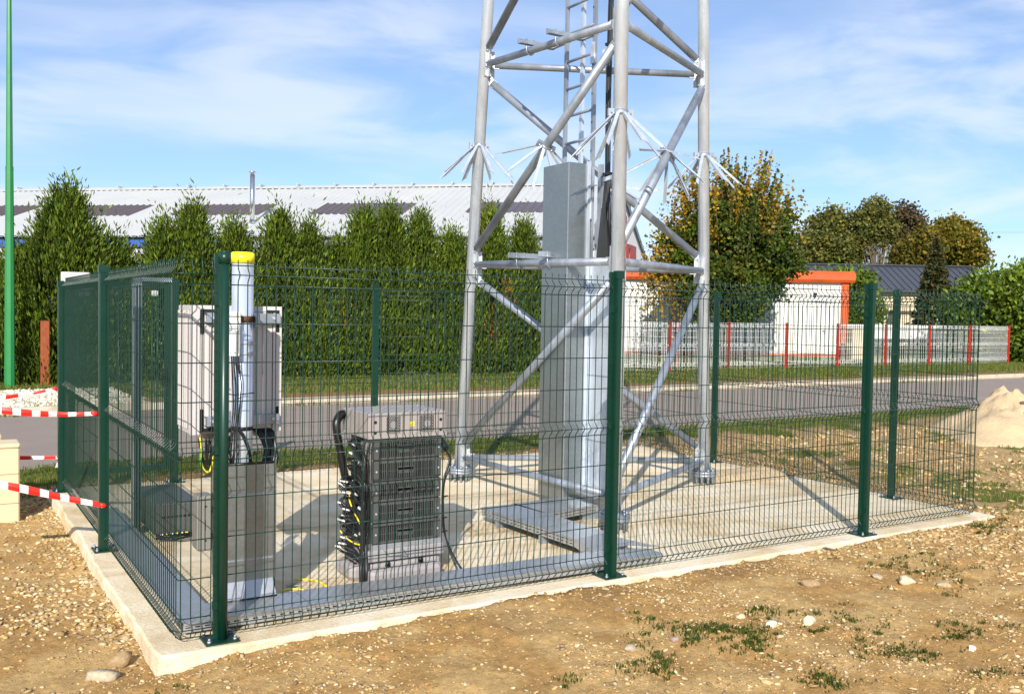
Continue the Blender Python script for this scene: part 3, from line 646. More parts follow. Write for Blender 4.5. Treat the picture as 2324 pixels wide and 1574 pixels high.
# gate at the back left
gate = thing('mesh_gate', (.5, YB, 0), 'green framed mesh gate closing the back left corner of the compound', 'gate')
gf = MB(); ya = YB-.02
for a, b in (((.06, 0, .14), (.06, 0, 1.94)), ((.90, 0, .14), (.90, 0, 1.94))): gf.bar((a[0], ya, a[2]), (b[0], ya, b[2]), .05, .05)
for z in (.165, 1.915): gf.bar((.086, ya, z), (.874, ya, z), .05, .05)
gf.build('gate_frame', M['green'], gate)
gm = MB()
for i in range(16): x_ = .11+i*.05; gm.tube([(x_, ya, .19), (x_, ya, 1.89)], .0026, 5)
for z in np.arange(.25, 1.9, .2): gm.tube([(.086, ya+.005, z), (.874, ya+.005, z)], .0026, 5)
gm.build('gate_mesh', M['greenw'], gate)
gl = MB(); gl.rbox((.84, ya-.045, .95), (.90, ya-.026, 1.12), .006); gl.cyl((.87, ya-.05, 1.05), (.87, ya-.09, 1.05), .008, 8); gl.cyl((.87, ya-.09, 1.05), (.76, ya-.09, 1.05), .008, 8)
gl.build('lock_case', M['dark'], gate)
o = MB().rbox((-.02, 4.74, 1.80), (.23, 4.77, 2.02), .01).build('sign_board', M['cab']); tag(o, 'blank pale grey board showing its top edge above the far left fence corner', 'board')

# ================================================================== LATTICE TOWER
tower = thing('lattice_tower', (4.23, 2.24, 0), 'tall three-legged galvanised steel lattice tower bolted down on the slab', 'tower')
FT = {'L': np.array([3.512, 3.505]), 'F': np.array([3.547, .990]), 'R': np.array([5.677, 2.244])}
SL = {'L': np.array([.027, -.048]), 'F': np.array([.0153, .0287]), 'R': np.array([-.031, .003])}
def leg_at(k, z): q = FT[k]+SL[k]*z; return np.array([q[0], q[1], z])
NZ = {'L': [.245, 2.185, 4.15, 6.12, 8.09, 10.06, 12.0], 'F': [.275, 2.13, 4.02, 5.95, 7.9, 9.85, 11.8], 'R': [.235, 2.165, 4.12, 6.09, 8.06, 10.03, 12.0]}
NB = 6
for k in 'LFR':
    lg = MB(); z1 = .14 if k == 'F' else .14
    lg.tube([leg_at(k, .13), leg_at(k, 12.2)], .0565, 28); lo = lg.build('tower_leg', M['galv'], tower)
    fl = MB(); b = leg_at(k, .1)
    fl.cyl(leg_at(k, .085), leg_at(k, .112), .125, 32); fl.cyl(leg_at(k, .114), leg_at(k, .140), .125, 32); fl.build('flange', M['galvd'], lo)
    bo = MB()
    for i in range(10):
        a = 2*math.pi*i/10; x_ = b[0]+.098*math.cos(a); y_ = b[1]+.098*math.sin(a); bo.cyl((x_, y_, .0), (x_, y_, .165), .010, 8); bo.cyl((x_, y_, .140), (x_, y_, .156), .018, 6); bo.cyl((x_, y_, .062), (x_, y_, .084), .018, 6)
    bo.build('anchor_bolt', M['galvd'], lo)
def brace(kind, pa, pb, r, ga=.10, gb=.10):
    pa = np.array(pa); pb = np.array(pb); t = (pb-pa)/np.linalg.norm(pb-pa)
    a = pa+t*ga; b = pb-t*gb
    o = MB().tube([a, b], r, 18).build(kind, M['galvd'], tower)
    side = np.cross(t, (0, 0, 1)); side = side/np.linalg.norm(side); upv = np.cross(side, t)
    for e, s in ((a, 1), (b, -1)):
        c0 = e+t*s*.045; c1 = e-t*s*.05
        g = MB(); g.bar(c0, c1, .026, .074, up=upv); g.build('gusset_plate', M['galvg'], o)
        for du in (-.020, .020):
            c = e-t*s*.028+upv*du; bt = MB().cyl(c-side*.026, c+side*.026, .0085, 6); bt.build('bolt', M['galvd'], o)
    return o
pairs = [('L', 'F'), ('F', 'R'), ('L', 'R')]
for bi in range(NB+1):
    for a, b in pairs:
        brace('horizontal_brace', leg_at(a, NZ[a][bi]), leg_at(b, NZ[b][bi]), .030 if bi == 0 else .033)
DG = {}
for bi in range(NB):
    rd = .038 if bi else .036
    for a, b in (('L', 'F'), ('F', 'R')):
        p = leg_at(a, NZ[a][bi]+.10); q = leg_at(b, NZ[b][bi+1]-.10); DG[(a, b, bi)] = (p, q); brace('diagonal_brace', p, q, rd)
    p = leg_at('L', NZ['L'][bi+1]-.11); q = leg_at('R', NZ['R'][bi]+.09); DG[('L', 'R', bi)] = (p, q); brace('diagonal_brace', p, q, rd)
# leg splice / connection brackets at the nodes
for bi in range(0, 4):
    for k in 'LFR':
        g = MB()
        for a, b in pairs:
            if k not in (a, b): continue
            o_k = b if k == a else a
            c = leg_at(k, NZ[k][bi]); d = leg_at(o_k, NZ[o_k][bi])-c; d[2] = 0; d /= np.linalg.norm(d)
            g.bar(c+d*.045+(0, 0, -.13), c+d*.045+(0, 0, .13), .010, .11, up=d)
            g.bar(c+d*.06+(0, 0, -.12), c+d*.06+(0, 0, .12), .07, .010, up=d)
        g.build('node_bracket', M['galvg'], tower)
# anti-climb spikes
def spike_ring(c, axis, r0, n=8, ln=.40, tilt=.95, label=None, a0=0.2, dn=None):
    c = np.array(c, float); axis = np.array(axis, float)/np.linalg.norm(axis); u = np.cross(axis, (0.3, .9, .1)); u /= np.linalg.norm(u); v = np.cross(axis, u)
    rg = MB(); rg.tube([c-axis*.022, c+axis*.022], r0+.007, 24)
    for s in (1, -1): e = c+u*s*(r0+.022); rg.bar(e-axis*.03, e+axis*.03, .03, .05, up=u); rg.cyl(e-v*.03, e+v*.03, .008, 6)
    ro = rg.build('spike_collar', M['galvd'], tower)
    for i in range(n):
        a = a0+2*math.pi*i/n; d = u*math.cos(a)+v*math.sin(a); w = np.cross(d, axis)
        t = d*math.sin(tilt)-(axis if dn is None else np.array(dn))*math.cos(tilt); t /= np.linalg.norm(t); q = np.cross(w, t); s0 = c+d*r0; L0 = ln*(1+.06*math.sin(i*2.1))
        mb = MB(); hw, hh = .0145, .004
        # L-shaped spike with a cut, pointed end
        b0 = s0; b1 = s0+t*(L0-.05); tip = s0+t*L0
        mb.add([b0-w*hw-q*hh, b0+w*hw-q*hh, b0+w*hw+q*hh, b0-w*hw+q*hh, b1-w*hw-q*hh, b1+w*hw-q*hh, b1+w*hw+q*hh, b1-w*hw+q*hh, tip-w*hw-q*hh, tip-w*hw+q*hh],
               [(3,2,1,0),(0,1,5,4),(1,2,6,5),(2,3,7,6),(3,0,4,7),(4,5,8),(7,9,6),(5,6,9,8),(4,8,9,7)])
        mb.add([b0+w*hw-q*.016, b0+w*(hw-.005)-q*.016, b0+w*(hw-.005), b0+w*hw, b1+w*hw-q*.016, b1+w*(hw-.005)-q*.016, b1+w*(hw-.005), b1+w*hw], [(3,2,1,0),(4,5,6,7),(0,1,5,4),(1,2,6,5),(2,3,7,6),(3,0,4,7)])
        mb.build('spike', M['galv'], ro)
for k, z in (('L', 3.36), ('F', 3.30), ('R', 3.32)):
    t = leg_at(k, 4)-leg_at(k, 3); spike_ring(leg_at(k, z), t, .057, tilt=math.radians(46), ln=.46)
for key, fr in ((('L', 'F', 1), .55), (('F', 'R', 1), .52), (('L', 'R', 1), .60)):
    p, q = DG[key]; c = p+(q-p)*fr; ax = (q-p) if q[2] > p[2] else (p-q)
    spike_ring(c, ax, .039, n=7, ln=.43, tilt=math.radians(50), a0=.35, dn=(0, 0, 1))

# ladder on the left face, rails, rungs and fall-arrest rail
XL = 3.83; Y3, Y1 = 1.765, 2.185
ld = MB()
for y_ in (Y1, Y3):
    z0 = .25 if y_ == Y3 else 2.0
    ld.bar((XL, y_, z0), (XL+.02, y_, 12), .034, .028)
ldo = ld.build('ladder', M['galvd'], tower)
rl = MB(); rl.bar((XL+.06, 2.02, 2.0), (XL+.08, 2.02, 12), .036, .030); rl.build('safety_rail', M['galv'], ldo)
hl = MB()
for k in range(40):
    z = .42+k*.245
    hl.poly([(XL-.0155, Y3-.006, z), (XL-.0155, Y3+.006, z), (XL-.0155, Y3+.006, z+.014), (XL-.0155, Y3-.006, z+.014)], .0012, (-1, 0, 0))
hl.build('rail_hole', M['dark'], ldo)
for k in range(38):
    z = 2.75+k*.2425
    MB().cyl((XL+.002, Y3, z), (XL+.002, Y1, z), .0125, 10).build('rung', M['galvd'], ldo)
for z in (2.62, 3.95): MB().bar((XL-.03, Y3-.02, z-.09), (XL-.03, Y3-.02, z+.09), .05, .012).build('splice_plate', M['galv'], ldo)
# brackets from the left face members to the ladder
for bi in (1, 2, 3):
    for fr, yy in ((.385, Y1), (.60, Y3)):
        a = leg_at('L', NZ['L'][bi]); b = leg_at('F', NZ['F'][bi]); c = a+(b-a)*fr
        mb = MB(); x0 = c[0]-.10; yy2 = c[1]; z = c[2]+.052
        mb.bar((x0-.02, yy2, z), (XL+.05, yy2, z), .05, .006); mb.bar((x0-.02, yy2+.025, z+.022), (XL+.05, yy2+.025, z+.022), .006, .05)
        mb.bar((XL+.03, yy2, z), (XL+.03, yy, z), .03, .006)
        o = mb.build('ladder_bracket', M['galvd'], tower)
        ub = MB(); P = [(c[0]+.0*1, yy2+.0, 0)]
        arc = [(c[0]+math.cos(t)*.041, yy2, c[2]+math.sin(t)*.041) for t in np.linspace(math.pi, 2*math.pi, 12)]
        ub.tube([(c[0]-.041, yy2, z+.05)]+arc+[(c[0]+.041, yy2, z+.05)], .006, 8); ub.build('u_bolt', M['galvd'], o)

# sheet-metal cable duct (shield) in front of the ladder foot
bx, by = 3.575, 1.745; w1, w2 = .39, .185
def duct(name, x0, x1, y0, y1, z0, z1, t=.004, mat_='sheet'):
    mb = MB(); mb.box((x0, y0, z0), (x0+t, y1, z1)); mb.box((x0+t, y0, z0), (x1, y0+t, z1)); mb.box((x0+t, y1-t, z0), (x1, y1, z1)); mb.box((x1-.02, y0+t, z0), (x1-.016, y0+.06, z1))
    return mb.build(name, M[mat_], tower)
dd = duct('cable_duct', bx, bx+w2, by, by+w1, .10, 3.0)
for z in (.10, .80, 1.50, 2.20, 2.995): pass
sm_ = MB(); sm_.bar((bx-.002, by-.002, .10), (bx-.002, by-.002, 3.0), .006, .006); sm_.build('seam', M['tray'], dd)
MB().bar((bx+w2+.02, by-.004, .16), (bx+w2+.02, by-.004, 3.02), .028, .030).build('edge_channel', M['galv'], dd)
MB().bar((bx+.13, by+.10, 0), (bx+.13, by+.10, .12), .05, .04).build('duct_foot', M['galvd'], dd)
d2 = MB(); d2.box((XL-.03, 1.44, .24), (XL-.026, 1.735, 2.14)); d2.box((XL-.026, 1.44, .24), (XL+.14, 1.444, 2.14)); d2.box((XL-.026, 1.731, .24), (XL+.14, 1.735, 2.14)); d2.box((XL+.136, 1.444, .24), (XL+.14, 1.731, 2.14))
d2o = d2.build('cable_riser_cover', M['galv'], tower)
st = MB()
for z in (.62, 1.18, 1.86): st.box((XL-.033, 1.436, z), (XL-.031, 1.739, z+.012))
st.build('strap', M['galvd'], d2o)
sh = MB(); sh.add([(XL-.028, 1.745, .24), (XL-.028, 1.43, .24), (XL-.16, 1.40, .172), (XL-.16, 1.70, .172), (XL-.028, 1.745, .236), (XL-.028, 1.43, .236), (XL-.16, 1.40, .168), (XL-.16, 1.70, .168)], [(0,1,2,3),(7,6,5,4),(0,4,5,1),(1,5,6,2),(2,6,7,3),(3,7,4,0)])
sh.build('shoe_plate', M['tray'], d2o)
MB().bar((XL+.05, 1.70, 2.14), (XL+.05, 1.70, 3.0), .05, .03).build('upper_channel', M['galvd'], d2o)
# black feeder cables
for k in range(5):
    y0 = 1.66-.018*k; y2 = 1.67-.035*k
    P = [(XL+.03, y2-.01, 2.13), (XL+.03, (y0+y2)/2-.02, 2.5), (XL+.06, 1.640-.012*k, 2.9), (XL+.05+.004*(k % 2), 1.640-.012*k, 3.6), (XL+.06, 1.643-.012*k, 4.3), (XL+.1, 1.645-.012*k, 6), (XL+.16, 1.645-.012*k, 9), (XL+.2, 1.645-.012*k, 12)]
    MB().tube(P, .0105 if k < 3 else .0085, 8).build('feeder_cable', M['black'], tower)
mb = MB(); mb.poly([(XL-.01, 1.67, 2.14), (XL-.01, 1.49, 2.14), (XL+.02, 1.58, 2.62), (XL+.02, 1.645, 2.62)], .05, (1, 0, 0)); mb.build('cable_sleeve', M['rib'], tower)
for z in (2.88, 3.98, 5.1):
    mb = MB(); mb.bar((XL+.05, Y3-.06, z-.02), (XL+.05, 1.50, z), .012, .035); o = mb.build('cable_arm', M['galv'], tower)
    c = MB()
    for k in range(4): c.box((XL+.03, 1.57+.022*k, z+.018), (XL+.075, 1.587+.022*k, z+.04))
    c.build('cable_clamp', M['rib'], o)

# ================================================================== CABLE TRAYS lying on the slab
def slotted(mb, a, b, z0, z1, t=.003, rows=2, pitch=.05, slot=.028, sh=.007):
    # upright perforated strip from a to b with real slots
    a = np.array([a[0], a[1]]); b = np.array([b[0], b[1]]); L_ = np.linalg.norm(b-a); d = (b-a)/L_; n_ = np.array([-d[1], d[0]])*t
    zs = [z0+(z1-z0)*(k+.75)/(rows+.5) for k in range(rows)]
    def q(s0, s1, za, zb):
        p = a+d*s0; r = a+d*s1; mb.add([(*p, za), (*r, za), (*r, zb), (*p, zb), (*(p+n_), za), (*(r+n_), za), (*(r+n_), zb), (*(p+n_), zb)], [(3,2,1,0),(4,5,6,7),(0,1,5,4),(1,2,6,5),(2,3,7,6),(3,0,4,7)])
    lv = [z0]
    for z in zs: lv += [z-sh/2, z+sh/2]
    lv.append(z1)
    for k in range(0, len(lv), 2): q(0, L_, lv[k], lv[k+1])
    m_ = int(L_/pitch)
    for z in zs:
        s = 0
        for i in range(m_): q(s, i*pitch+pitch/2-slot/2, z-sh/2, z+sh/2); s = i*pitch+pitch/2+slot/2
        q(s, L_, z-sh/2, z+sh/2)
def tray_run(root, fa, fb, ba, bb, z0, z1, rows=1, n=3, lid=True):
    # fa-fb the visible near edge, ba-bb the far edge
    fa, fb, ba, bb = [np.array(q, float) for q in (fa, fb, ba, bb)]
    s = MB(); slotted(s, fa, fb, z0, z1-.003, rows=rows); s.build('side_rail', M['tray'], root)
    s = MB(); slotted(s, bb, ba, z0, z1-.003, rows=rows); s.build('side_rail', M['tray'], root)
    bt = MB(); bt.add([(*(fa+(ba-fa)*.02), z0+.002), (*(fb+(bb-fb)*.02), z0+.002), (*(bb-(bb-fb)*.02), z0+.002), (*(ba-(ba-fa)*.02), z0+.002)], [(0,1,2,3)]); bt.build('tray_floor', M['sheet'], root)
    if lid:
        for i in range(n):
            u0 = i/n; u1 = (i+1)/n-.003/max(.2, np.linalg.norm(fb-fa)); e = .012
            def P(u, w): p = fa+(fb-fa)*u; r = ba+(bb-ba)*u; v = (r-p); v = v/np.linalg.norm(v); return p-v*e if w == 0 else r+v*e
            z = z1+(.0012 if i % 2 else 0); c = [P(u0, 0), P(u1, 0), P(u1, 1), P(u0, 1)]
            m_ = MB(); m_.add([(*q, z) for q in c]+[(*q, z+.002) for q in c], [(3,2,1,0),(4,5,6,7),(0,1,5,4),(1,2,6,5),(2,3,7,6),(3,0,4,7)])
            # turned-down lips
            for w in (0, 1):
                p, q = c[0 if w == 0 else 3], c[1 if w == 0 else 2]; m_.add([(*p, z-.012), (*q, z-.012), (*q, z+.002), (*p, z+.002)], [(0,1,2,3)])
            m_.build('tray_cover', M['tray'], root)
ct = thing('cable_tray', (1.6, .2, 0), 'long low galvanised cable tray with slotted sides along the front fence', 'cable tray')
tray_run(ct, (.055, .116), (2.80, .062), (.055, .386), (2.80, .315), .018, .072, rows=1, n=4)
tray_run(ct, (2.803, .062), (3.24, .052), (2.803, .315), (3.24, .20), .018, .072, rows=1, n=1)
for x_ in (.4, 1.1, 1.8, 2.5, 3.1): MB().box((x_, .13, 0), (x_+.04, .27, .017)).build('support_foot', M['galvd'], ct)
lt = thing('cable_tray', (.13, 1.6, 0), 'narrow cable tray running back along the left fence from the corner post', 'cable tray')
tray_run(lt, (.055, 3.3), (.055, .392), (.225, 3.3), (.225, .392), .018, .072, rows=1, n=3)
at = thing('cable_tray', (2.9, 1.1, 0), 'raised galvanised cable tray bending in an L from the tower duct to the front tray', 'cable tray')
tray_run(at, (3.09, 1.27), (3.70, 1.40), (3.05, 1.72), (3.74, 1.79), .066, .128, rows=2, n=2)
tray_run(at, (2.755, 1.715), (2.815, .47), (3.07, 1.715), (3.13, .53), .066, .128, rows=2, n=3)
m_ = MB(); m_.add([(2.806, .466, .130), (3.136, .526, .130), (3.17, .34, .076), (2.83, .30, .076), (2.806, .466, .127), (3.136, .526, .127), (3.17, .34, .073), (2.83, .30, .073)], [(3,2,1,0),(4,5,6,7),(0,1,5,4),(1,2,6,5),(2,3,7,6),(3,0,4,7)]); m_.build('sloping_cover', M['tray'], at)
m_ = MB(); m_.poly([(2.807, .466, .066), (2.807, .466, .128), (2.832, .315, .074), (2.832, .315, .018)], .003, (1, .2, 0)); m_.build('sloping_side', M['tray'], at)
m_ = MB(); m_.poly([(3.133, .526, .066), (3.133, .526, .128), (3.17, .35, .074), (3.17, .35, .018)], .003, (1, .2, 0)); m_.build('sloping_side', M['tray'], at)
m_ = MB(); m_.add([(3.13, .56, .1295), (3.17, .45, .105), (3.33, .19, .0775), (3.16, .33, .0775), (3.13, .56, .1275), (3.17, .45, .103), (3.33, .19, .0755), (3.16, .33, .0755)], [(0, 1, 2, 3), (7, 6, 5, 4), (0, 4, 5, 1), (1, 5, 6, 2)]); m_.build('flared_corner', M['tray'], at)
for x_, y_ in ((2.80, .9), (2.78, 1.5), (3.55, 1.42)): MB().box((x_, y_, 0), (x_+.24, y_+.04, .065)).build('support_foot', M['galvd'], at)

# ================================================================== EQUIPMENT RACK
def ZQ(x, y): return ((1300+x/3.498)/1.7633, (1950+y/3.498)/1.7633)
def ZQ1(x, y): return ((1300+x/3.4975)/1.7633, (1600+y/3.4975)/1.7633)
def Z5(x, y): return ((1300+x/1.8517)/1.7633, (1550+y/1.8517)/1.7633)
def Z4(x, y): return ((700+x/1.574)/1.7633, (1600+y/1.574)/1.7633)
def ZC(x, y): return ((700+x/2.623)/1.7633, (900+y/2.623)/1.7633)
def ZD(x, y): return ((680+x/3.148)/1.7633, (1600+y/3.148)/1.7633)
rack = thing('equipment_rack', (1.54, .75, 0), 'stack of five dark grey units on a beige plinth, black cables down its side', 'equipment rack')
pb = MB(); pb.rbox((1.28, .56, .002), (1.79, .98, .12), .02); pb.rbox((1.255, .475, .001), (1.765, .575, .095), .028); pb.rbox((1.185, .62, .001), (1.29, .90, .105), .03); pb.rbox((1.76, .66, .001), (1.86, .93, .10), .03); pb.rbox((1.33, .96, .001), (1.74, 1.07, .10), .03)
pb.build('plinth', M['plinth'], rack)
fx = MB()
for x_ in (1.40, 1.63): fx.cyl((x_, .545, .105), (x_, .545, .128), .014, 6); fx.box((x_-.014, .53, .098), (x_+.014, .556, .106))
fx.build('fixing_bolt', M['rib'], rack)
MB().rbox((1.262, .548, .132), (1.805, 1.0, .205), .006).build('lower_tray', M['plinth'], rack)
MB().box((1.292, .556, .206), (1.782, .96, .238)).build('metal_channel', M['tray'], rack)
lp = MB(); lp.tube([(1.36, .556, .222), (1.375, .50, .19), (1.50, .485, .185), (1.49, .54, .21)], .0035, 6); lp.build('wire_stay', M['galvd'], rack)
# lighter chassis seen from the left
ch = MB(); ch.box((1.303, .585, .2385), (1.775, .93, .904)); ch.build('chassis', M['beige'], rack)
sp = MB(); sp.box((1.297, .70, .25), (1.302, .92, .895)); sp.build('connector_panel', M['dgrey'], rack)
cn = MB()
for k in range(5):
    for i in range(2):
        for j in range(4): cn.cyl((1.288, .73+j*.05, .275+k*.1325+i*.055), (1.297, .73+j*.05, .275+k*.1325+i*.055), .011, 10)
cn.build('connector', M['galvd'], rack)
zb, mh = .2395, .1325
mod = None
for k in range(5):
    z = zb+k*mh
    f = MB(); x0, x1, yf = 1.299, 1.777, .552
    gx0, gx1 = x0+.040, x1-.040
    # surround, with the two grille windows left open, and a handle recess in the middle
    f.rbox((x0, yf+.006, z+.004), (gx0, yf+.036, z+mh-.004), .003); f.rbox((gx1, yf+.006, z+.004), (x1, yf+.036, z+mh-.004), .003)
    f.box((gx0, yf+.006, z+mh-.020), (gx1, yf+.036, z+mh-.004)); f.box((gx0, yf+.006, z+.004), (gx1, yf+.036, z+.016)); 
    mo = f.build('radio_unit', M['dgrey'], rack)
    bk = MB(); bk.box((gx0, yf+.030, z+.016), (gx1, yf+.034, z+mh-.020)); bk.build('dark_back', M['dark'], mo)
    g = MB(); nb = 31
    for i in range(nb+1):
        xx = gx0+(gx1-gx0)*i/nb; hz0, hz1 = z+.016, z+mh-.020
        hx = (.34*(gx1-gx0)+gx0, .60*(gx1-gx0)+gx0)
        if hx[0] < xx < hx[1]: g.box((xx-.0024, yf+.006, hz0), (xx+.0024, yf+.012, z+.045)); g.box((xx-.0024, yf+.006, z+.085), (xx+.0024, yf+.012, hz1))
        else: g.box((xx-.0024, yf+.006, hz0), (xx+.0024, yf+.012, hz1))
    g.box((gx0, yf+.010, z+.060), (hx[0], yf+.015, z+.064)); g.box((hx[1], yf+.010, z+.060), (gx1, yf+.015, z+.064))
    g.build('grille', M['dgrey'], mo)
    h = MB(); h.box((hx[0], yf+.004, z+.080), (hx[1], yf+.014, z+.087)); h.box((hx[0], yf+.004, z+.043), (hx[1], yf+.012, z+.050)); h.add([(hx[0], yf+.006, z+.050), (hx[1], yf+.006, z+.050), (hx[1], yf+.024, z+.062), (hx[0], yf+.024, z+.062)], [(0,1,2,3)])
    h.build('handle', M['dgrey'], mo)
    s = MB(); 
    for xx in (x0+.022, x1-.022): s.cyl((xx, yf+.0055, z+.062), (xx, yf+.001, z+.062), .0062, 10)
    s.build('screw', M['galv'], mo)
# top unit with two fan grilles
tb = MB(); tx0, tx1, ty0, ty1, tz0, tz1 = 1.266, 1.812, .560, .995, .9055, 1.066
tb.rbox((tx0, ty0, tz0), (tx1, ty1, tz1), .003); tbo = tb.build('top_unit', M['beige'], rack)
lipm = MB(); lipm.box((tx0-.0005, ty0-.004, tz0+.002), (tx1+.0005, ty0, tz0+.022)); lipm.build('lower_lip', M['beige'], tbo)
for fxc in (1.435, 1.672):
    bk = MB(); bk.box((fxc-.047, ty0-.0015, .938), (fxc+.047, ty0-.0006, 1.042)); bo = bk.build('fan_opening', M['dark'], tbo)
    bk = MB(); bk.cyl((fxc, ty0-.0018, .99), (fxc, ty0-.0026, .99), .022, 20); bk.build('fan_hub', M['galvd'], bo)
    g = MB(); hr = .0066; yy = ty0-.0035
    for r_i in range(-5, 6):
        for c_i in range(-4, 5):
            cx = fxc+(c_i+.5*(r_i % 2))*hr*1.80; cz = .99+r_i*hr*1.56
            if abs(cx-fxc) > .047 or abs(cz-.99) > .052: continue
            o6 = [(cx+hr*1.04*math.sin(a), yy, cz+hr*1.04*math.cos(a)) for a in np.arange(6)*math.pi/3]; i6 = [(cx+hr*.80*math.sin(a), yy, cz+hr*.80*math.cos(a)) for a in np.arange(6)*math.pi/3]
            g.add(o6+i6, [(i, (i+1) % 6, 6+(i+1) % 6, 6+i) for i in range(6)])
    g.build('fan_grille', M['beige'], bo)
hs = MB()
for xx in (1.312, 1.770):
    for zz in (.945, 1.010): hs.cyl((xx, ty0-.0012, zz), (xx, ty0-.0004, zz), .0105, 18)
hs.build('round_hole', M['dark'], tbo)
yl = MB(); yl.box((1.548, ty0-.0012, .975), (1.580, ty0-.0004, 1.006)); ylo = yl.build('warning_label', M['yellow'], tbo)
tr_ = MB(); tr_.poly([(1.552, ty0-.0015, .982), (1.560, ty0-.0015, .982), (1.556, ty0-.0015, .990)], .0002, (0, -1, 0))
for zz in (.979, .984, .989, .995): tr_.box((1.562, ty0-.0016, zz), (1.577, ty0-.0013, zz+.0015))
tr_.build('label_print', M['brown'], ylo)
sc_ = MB()
for xx in (1.275, 1.80):
    for zz in (.93, 1.05): sc_.cyl((xx, ty0-.004, zz), (xx, ty0, zz), .004, 8)
for xx, yyy in ((1.30, .60), (1.79, .60), (1.79, .95), (1.5, .97)): sc_.cyl((xx, yyy, tz1), (xx, yyy, tz1+.004), .004, 8)
sc_.build('screw', M['galv'], tbo)
lb = MB(); lb.box((1.40, .80, tz1+.0004), (1.475, .825, tz1+.001)); lb.box((1.56, .84, tz1+.0004), (1.65, .862, tz1+.001)); lb.build('green_marking', mat('marking_green', (.35, .45, .05), .5), tbo)
pr = MB()
for i in range(13): 
    for j in range(2): pr.box((tx0-.0012, .945+j*.018, .925+i*.0095), (tx0-.0004, .955+j*.018, .930+i*.0095))
pr.build('side_perforation', M['dark'], tbo)
# corrugated hoses
def corr_hose(pts, r, n=60, amp=.12, step=.006, name='corrugated_hose', parent=None, mt='rib'):
    P = [np.array(p, float) for p in pts]
    def cr(t):
        k = min(int(t), len(P)-2); u = t-k; p0, p1, p2, p3 = P[max(k-1, 0)], P[k], P[k+1], P[min(k+2, len(P)-1)]
        return .5*((2*p1)+(-p0+p2)*u+(2*p0-5*p1+4*p2-p3)*u*u+(-p0+3*p1-3*p2+p3)*u**3)
    Ls = sum(np.linalg.norm(b-a) for a, b in zip(P[:-1], P[1:])); m_ = max(12, int(Ls/step)); Q = [cr((len(P)-1)*i/m_) for i in range(m_+1)]
    return MB().tube(Q, [r*(1+(amp if i % 2 else -amp)) for i in range(m_+1)], 12).build(name, M[mt], parent)
def smooth(pts, m_=8):
    P = [np.array(p, float) for p in pts]; out = []
    for k in range(len(P)-1):
        p0, p1, p2, p3 = P[max(k-1, 0)], P[k], P[k+1], P[min(k+2, len(P)-1)]
        for i in range(m_): u = i/m_; out.append(.5*((2*p1)+(-p0+p2)*u+(2*p0-5*p1+4*p2-p3)*u*u+(-p0+3*p1-3*p2+p3)*u**3))
    return out+[P[-1]]
corr_hose([(1.266, .965, 1.022), (1.238, .955, 1.022), (1.205, .94, .985), (1.200, .93, .93), (1.222, .925, .80), (1.245, .92, .68), (1.262, .92, .60)], .026, parent=rack)
corr_hose([(1.78, .66, .905), (1.815, .64, .86), (1.85, .62, .80)], .022, parent=rack, name='cable_sleeve', amp=.03, step=.02)
# cables from the connectors, gathered at the front left corner
cr_ = random.Random(3)
for k in range(5):
    for i in range(10):
        z0 = .27+k*.1325+cr_.uniform(0, .08); y0 = cr_.uniform(.72, .90); ex = cr_.uniform(0, .030); ey = cr_.uniform(0, .030)
        jx = 1.262-ex; jy = .575+ey; zm = z0-.05-cr_.uniform(0, .08)
        P = [(1.29, y0, z0), (1.262-cr_.uniform(0, .03), y0-.02, z0+.005), (1.258-cr_.uniform(0, .025), (y0+jy)/2, z0-.015), (jx+.012, jy, max(zm, .30)), (jx+.006, jy-.005, max(.26, zm-.16)), (jx-.004, jy-.02, .20), (jx-.025, jy-.06, .12), (jx-.030, jy-.075, .04), (jx-.028, jy-.078, .012)]
        MB().tube(smooth(P, 5), cr_.choice((.0048, .006, .0068)), 6, False).build('cable', M['rib'], rack)
for k in range(3): 
    P = [(1.29, .60+.01*k, .885-.02*k), (1.268, .585, .80), (1.272, .578+.006*k, .6), (1.276, .574, .4), (1.268-.004*k, .568, .25), (1.236, .50, .10), (1.232, .496, .012)]
    MB().tube(smooth(P, 6), .006, 7, False).build('cable', M['black'], rack)
# loose loops with white tags on the left
for i in range(16):
    z = .60-.024*i-(.03 if i > 3 else 0)-(.04 if i > 11 else 0); yy = .86+cr_.uniform(-.04, .05); r0 = 1.215+cr_.uniform(-.015, .01)
    P = [(1.29, yy, z+.02), (r0+.02, yy+.01, z+.03), (r0-.005, yy, z), (r0+.02, yy-.03, z-.03), (1.262, yy-.12, z-.03-.02*cr_.random()), (1.258, .64, z-.07)]
    MB().tube(smooth(P, 5), .0085, 7).build('cable', M['rib'], rack)
    if i not in (2, 4, 7, 10, 11, 13):
        t = MB(); t.bar((r0-.026, yy-.012, z+.012+cr_.uniform(-.004, .004)), (r0+.022, yy-.028, z-.002+cr_.uniform(-.006, .006)), .009, .010); t.build('cable_tag', M['white'], rack)
for P in ([(1.29, .86, .56), (1.24, .80, .50), (1.245, .72, .42), (1.262, .62, .33), (1.262, .60, .28)], [(1.22, .90, .27), (1.235, .82, .235), (1.262, .72, .215), (1.285, .66, .23)]):
    MB().tube(smooth(P, 6), .0055, 7).build('earth_cable', M['yg'], rack)
for yy, zz in ((.70, .55), (.64, .47), (.62, .31), (.69, .29), (.75, .86), (.8, .80)): MB().bar((1.236, yy, zz), (1.244, yy-.03, zz-.01), .006, .014).build('cable_tag', M['white'], rack)
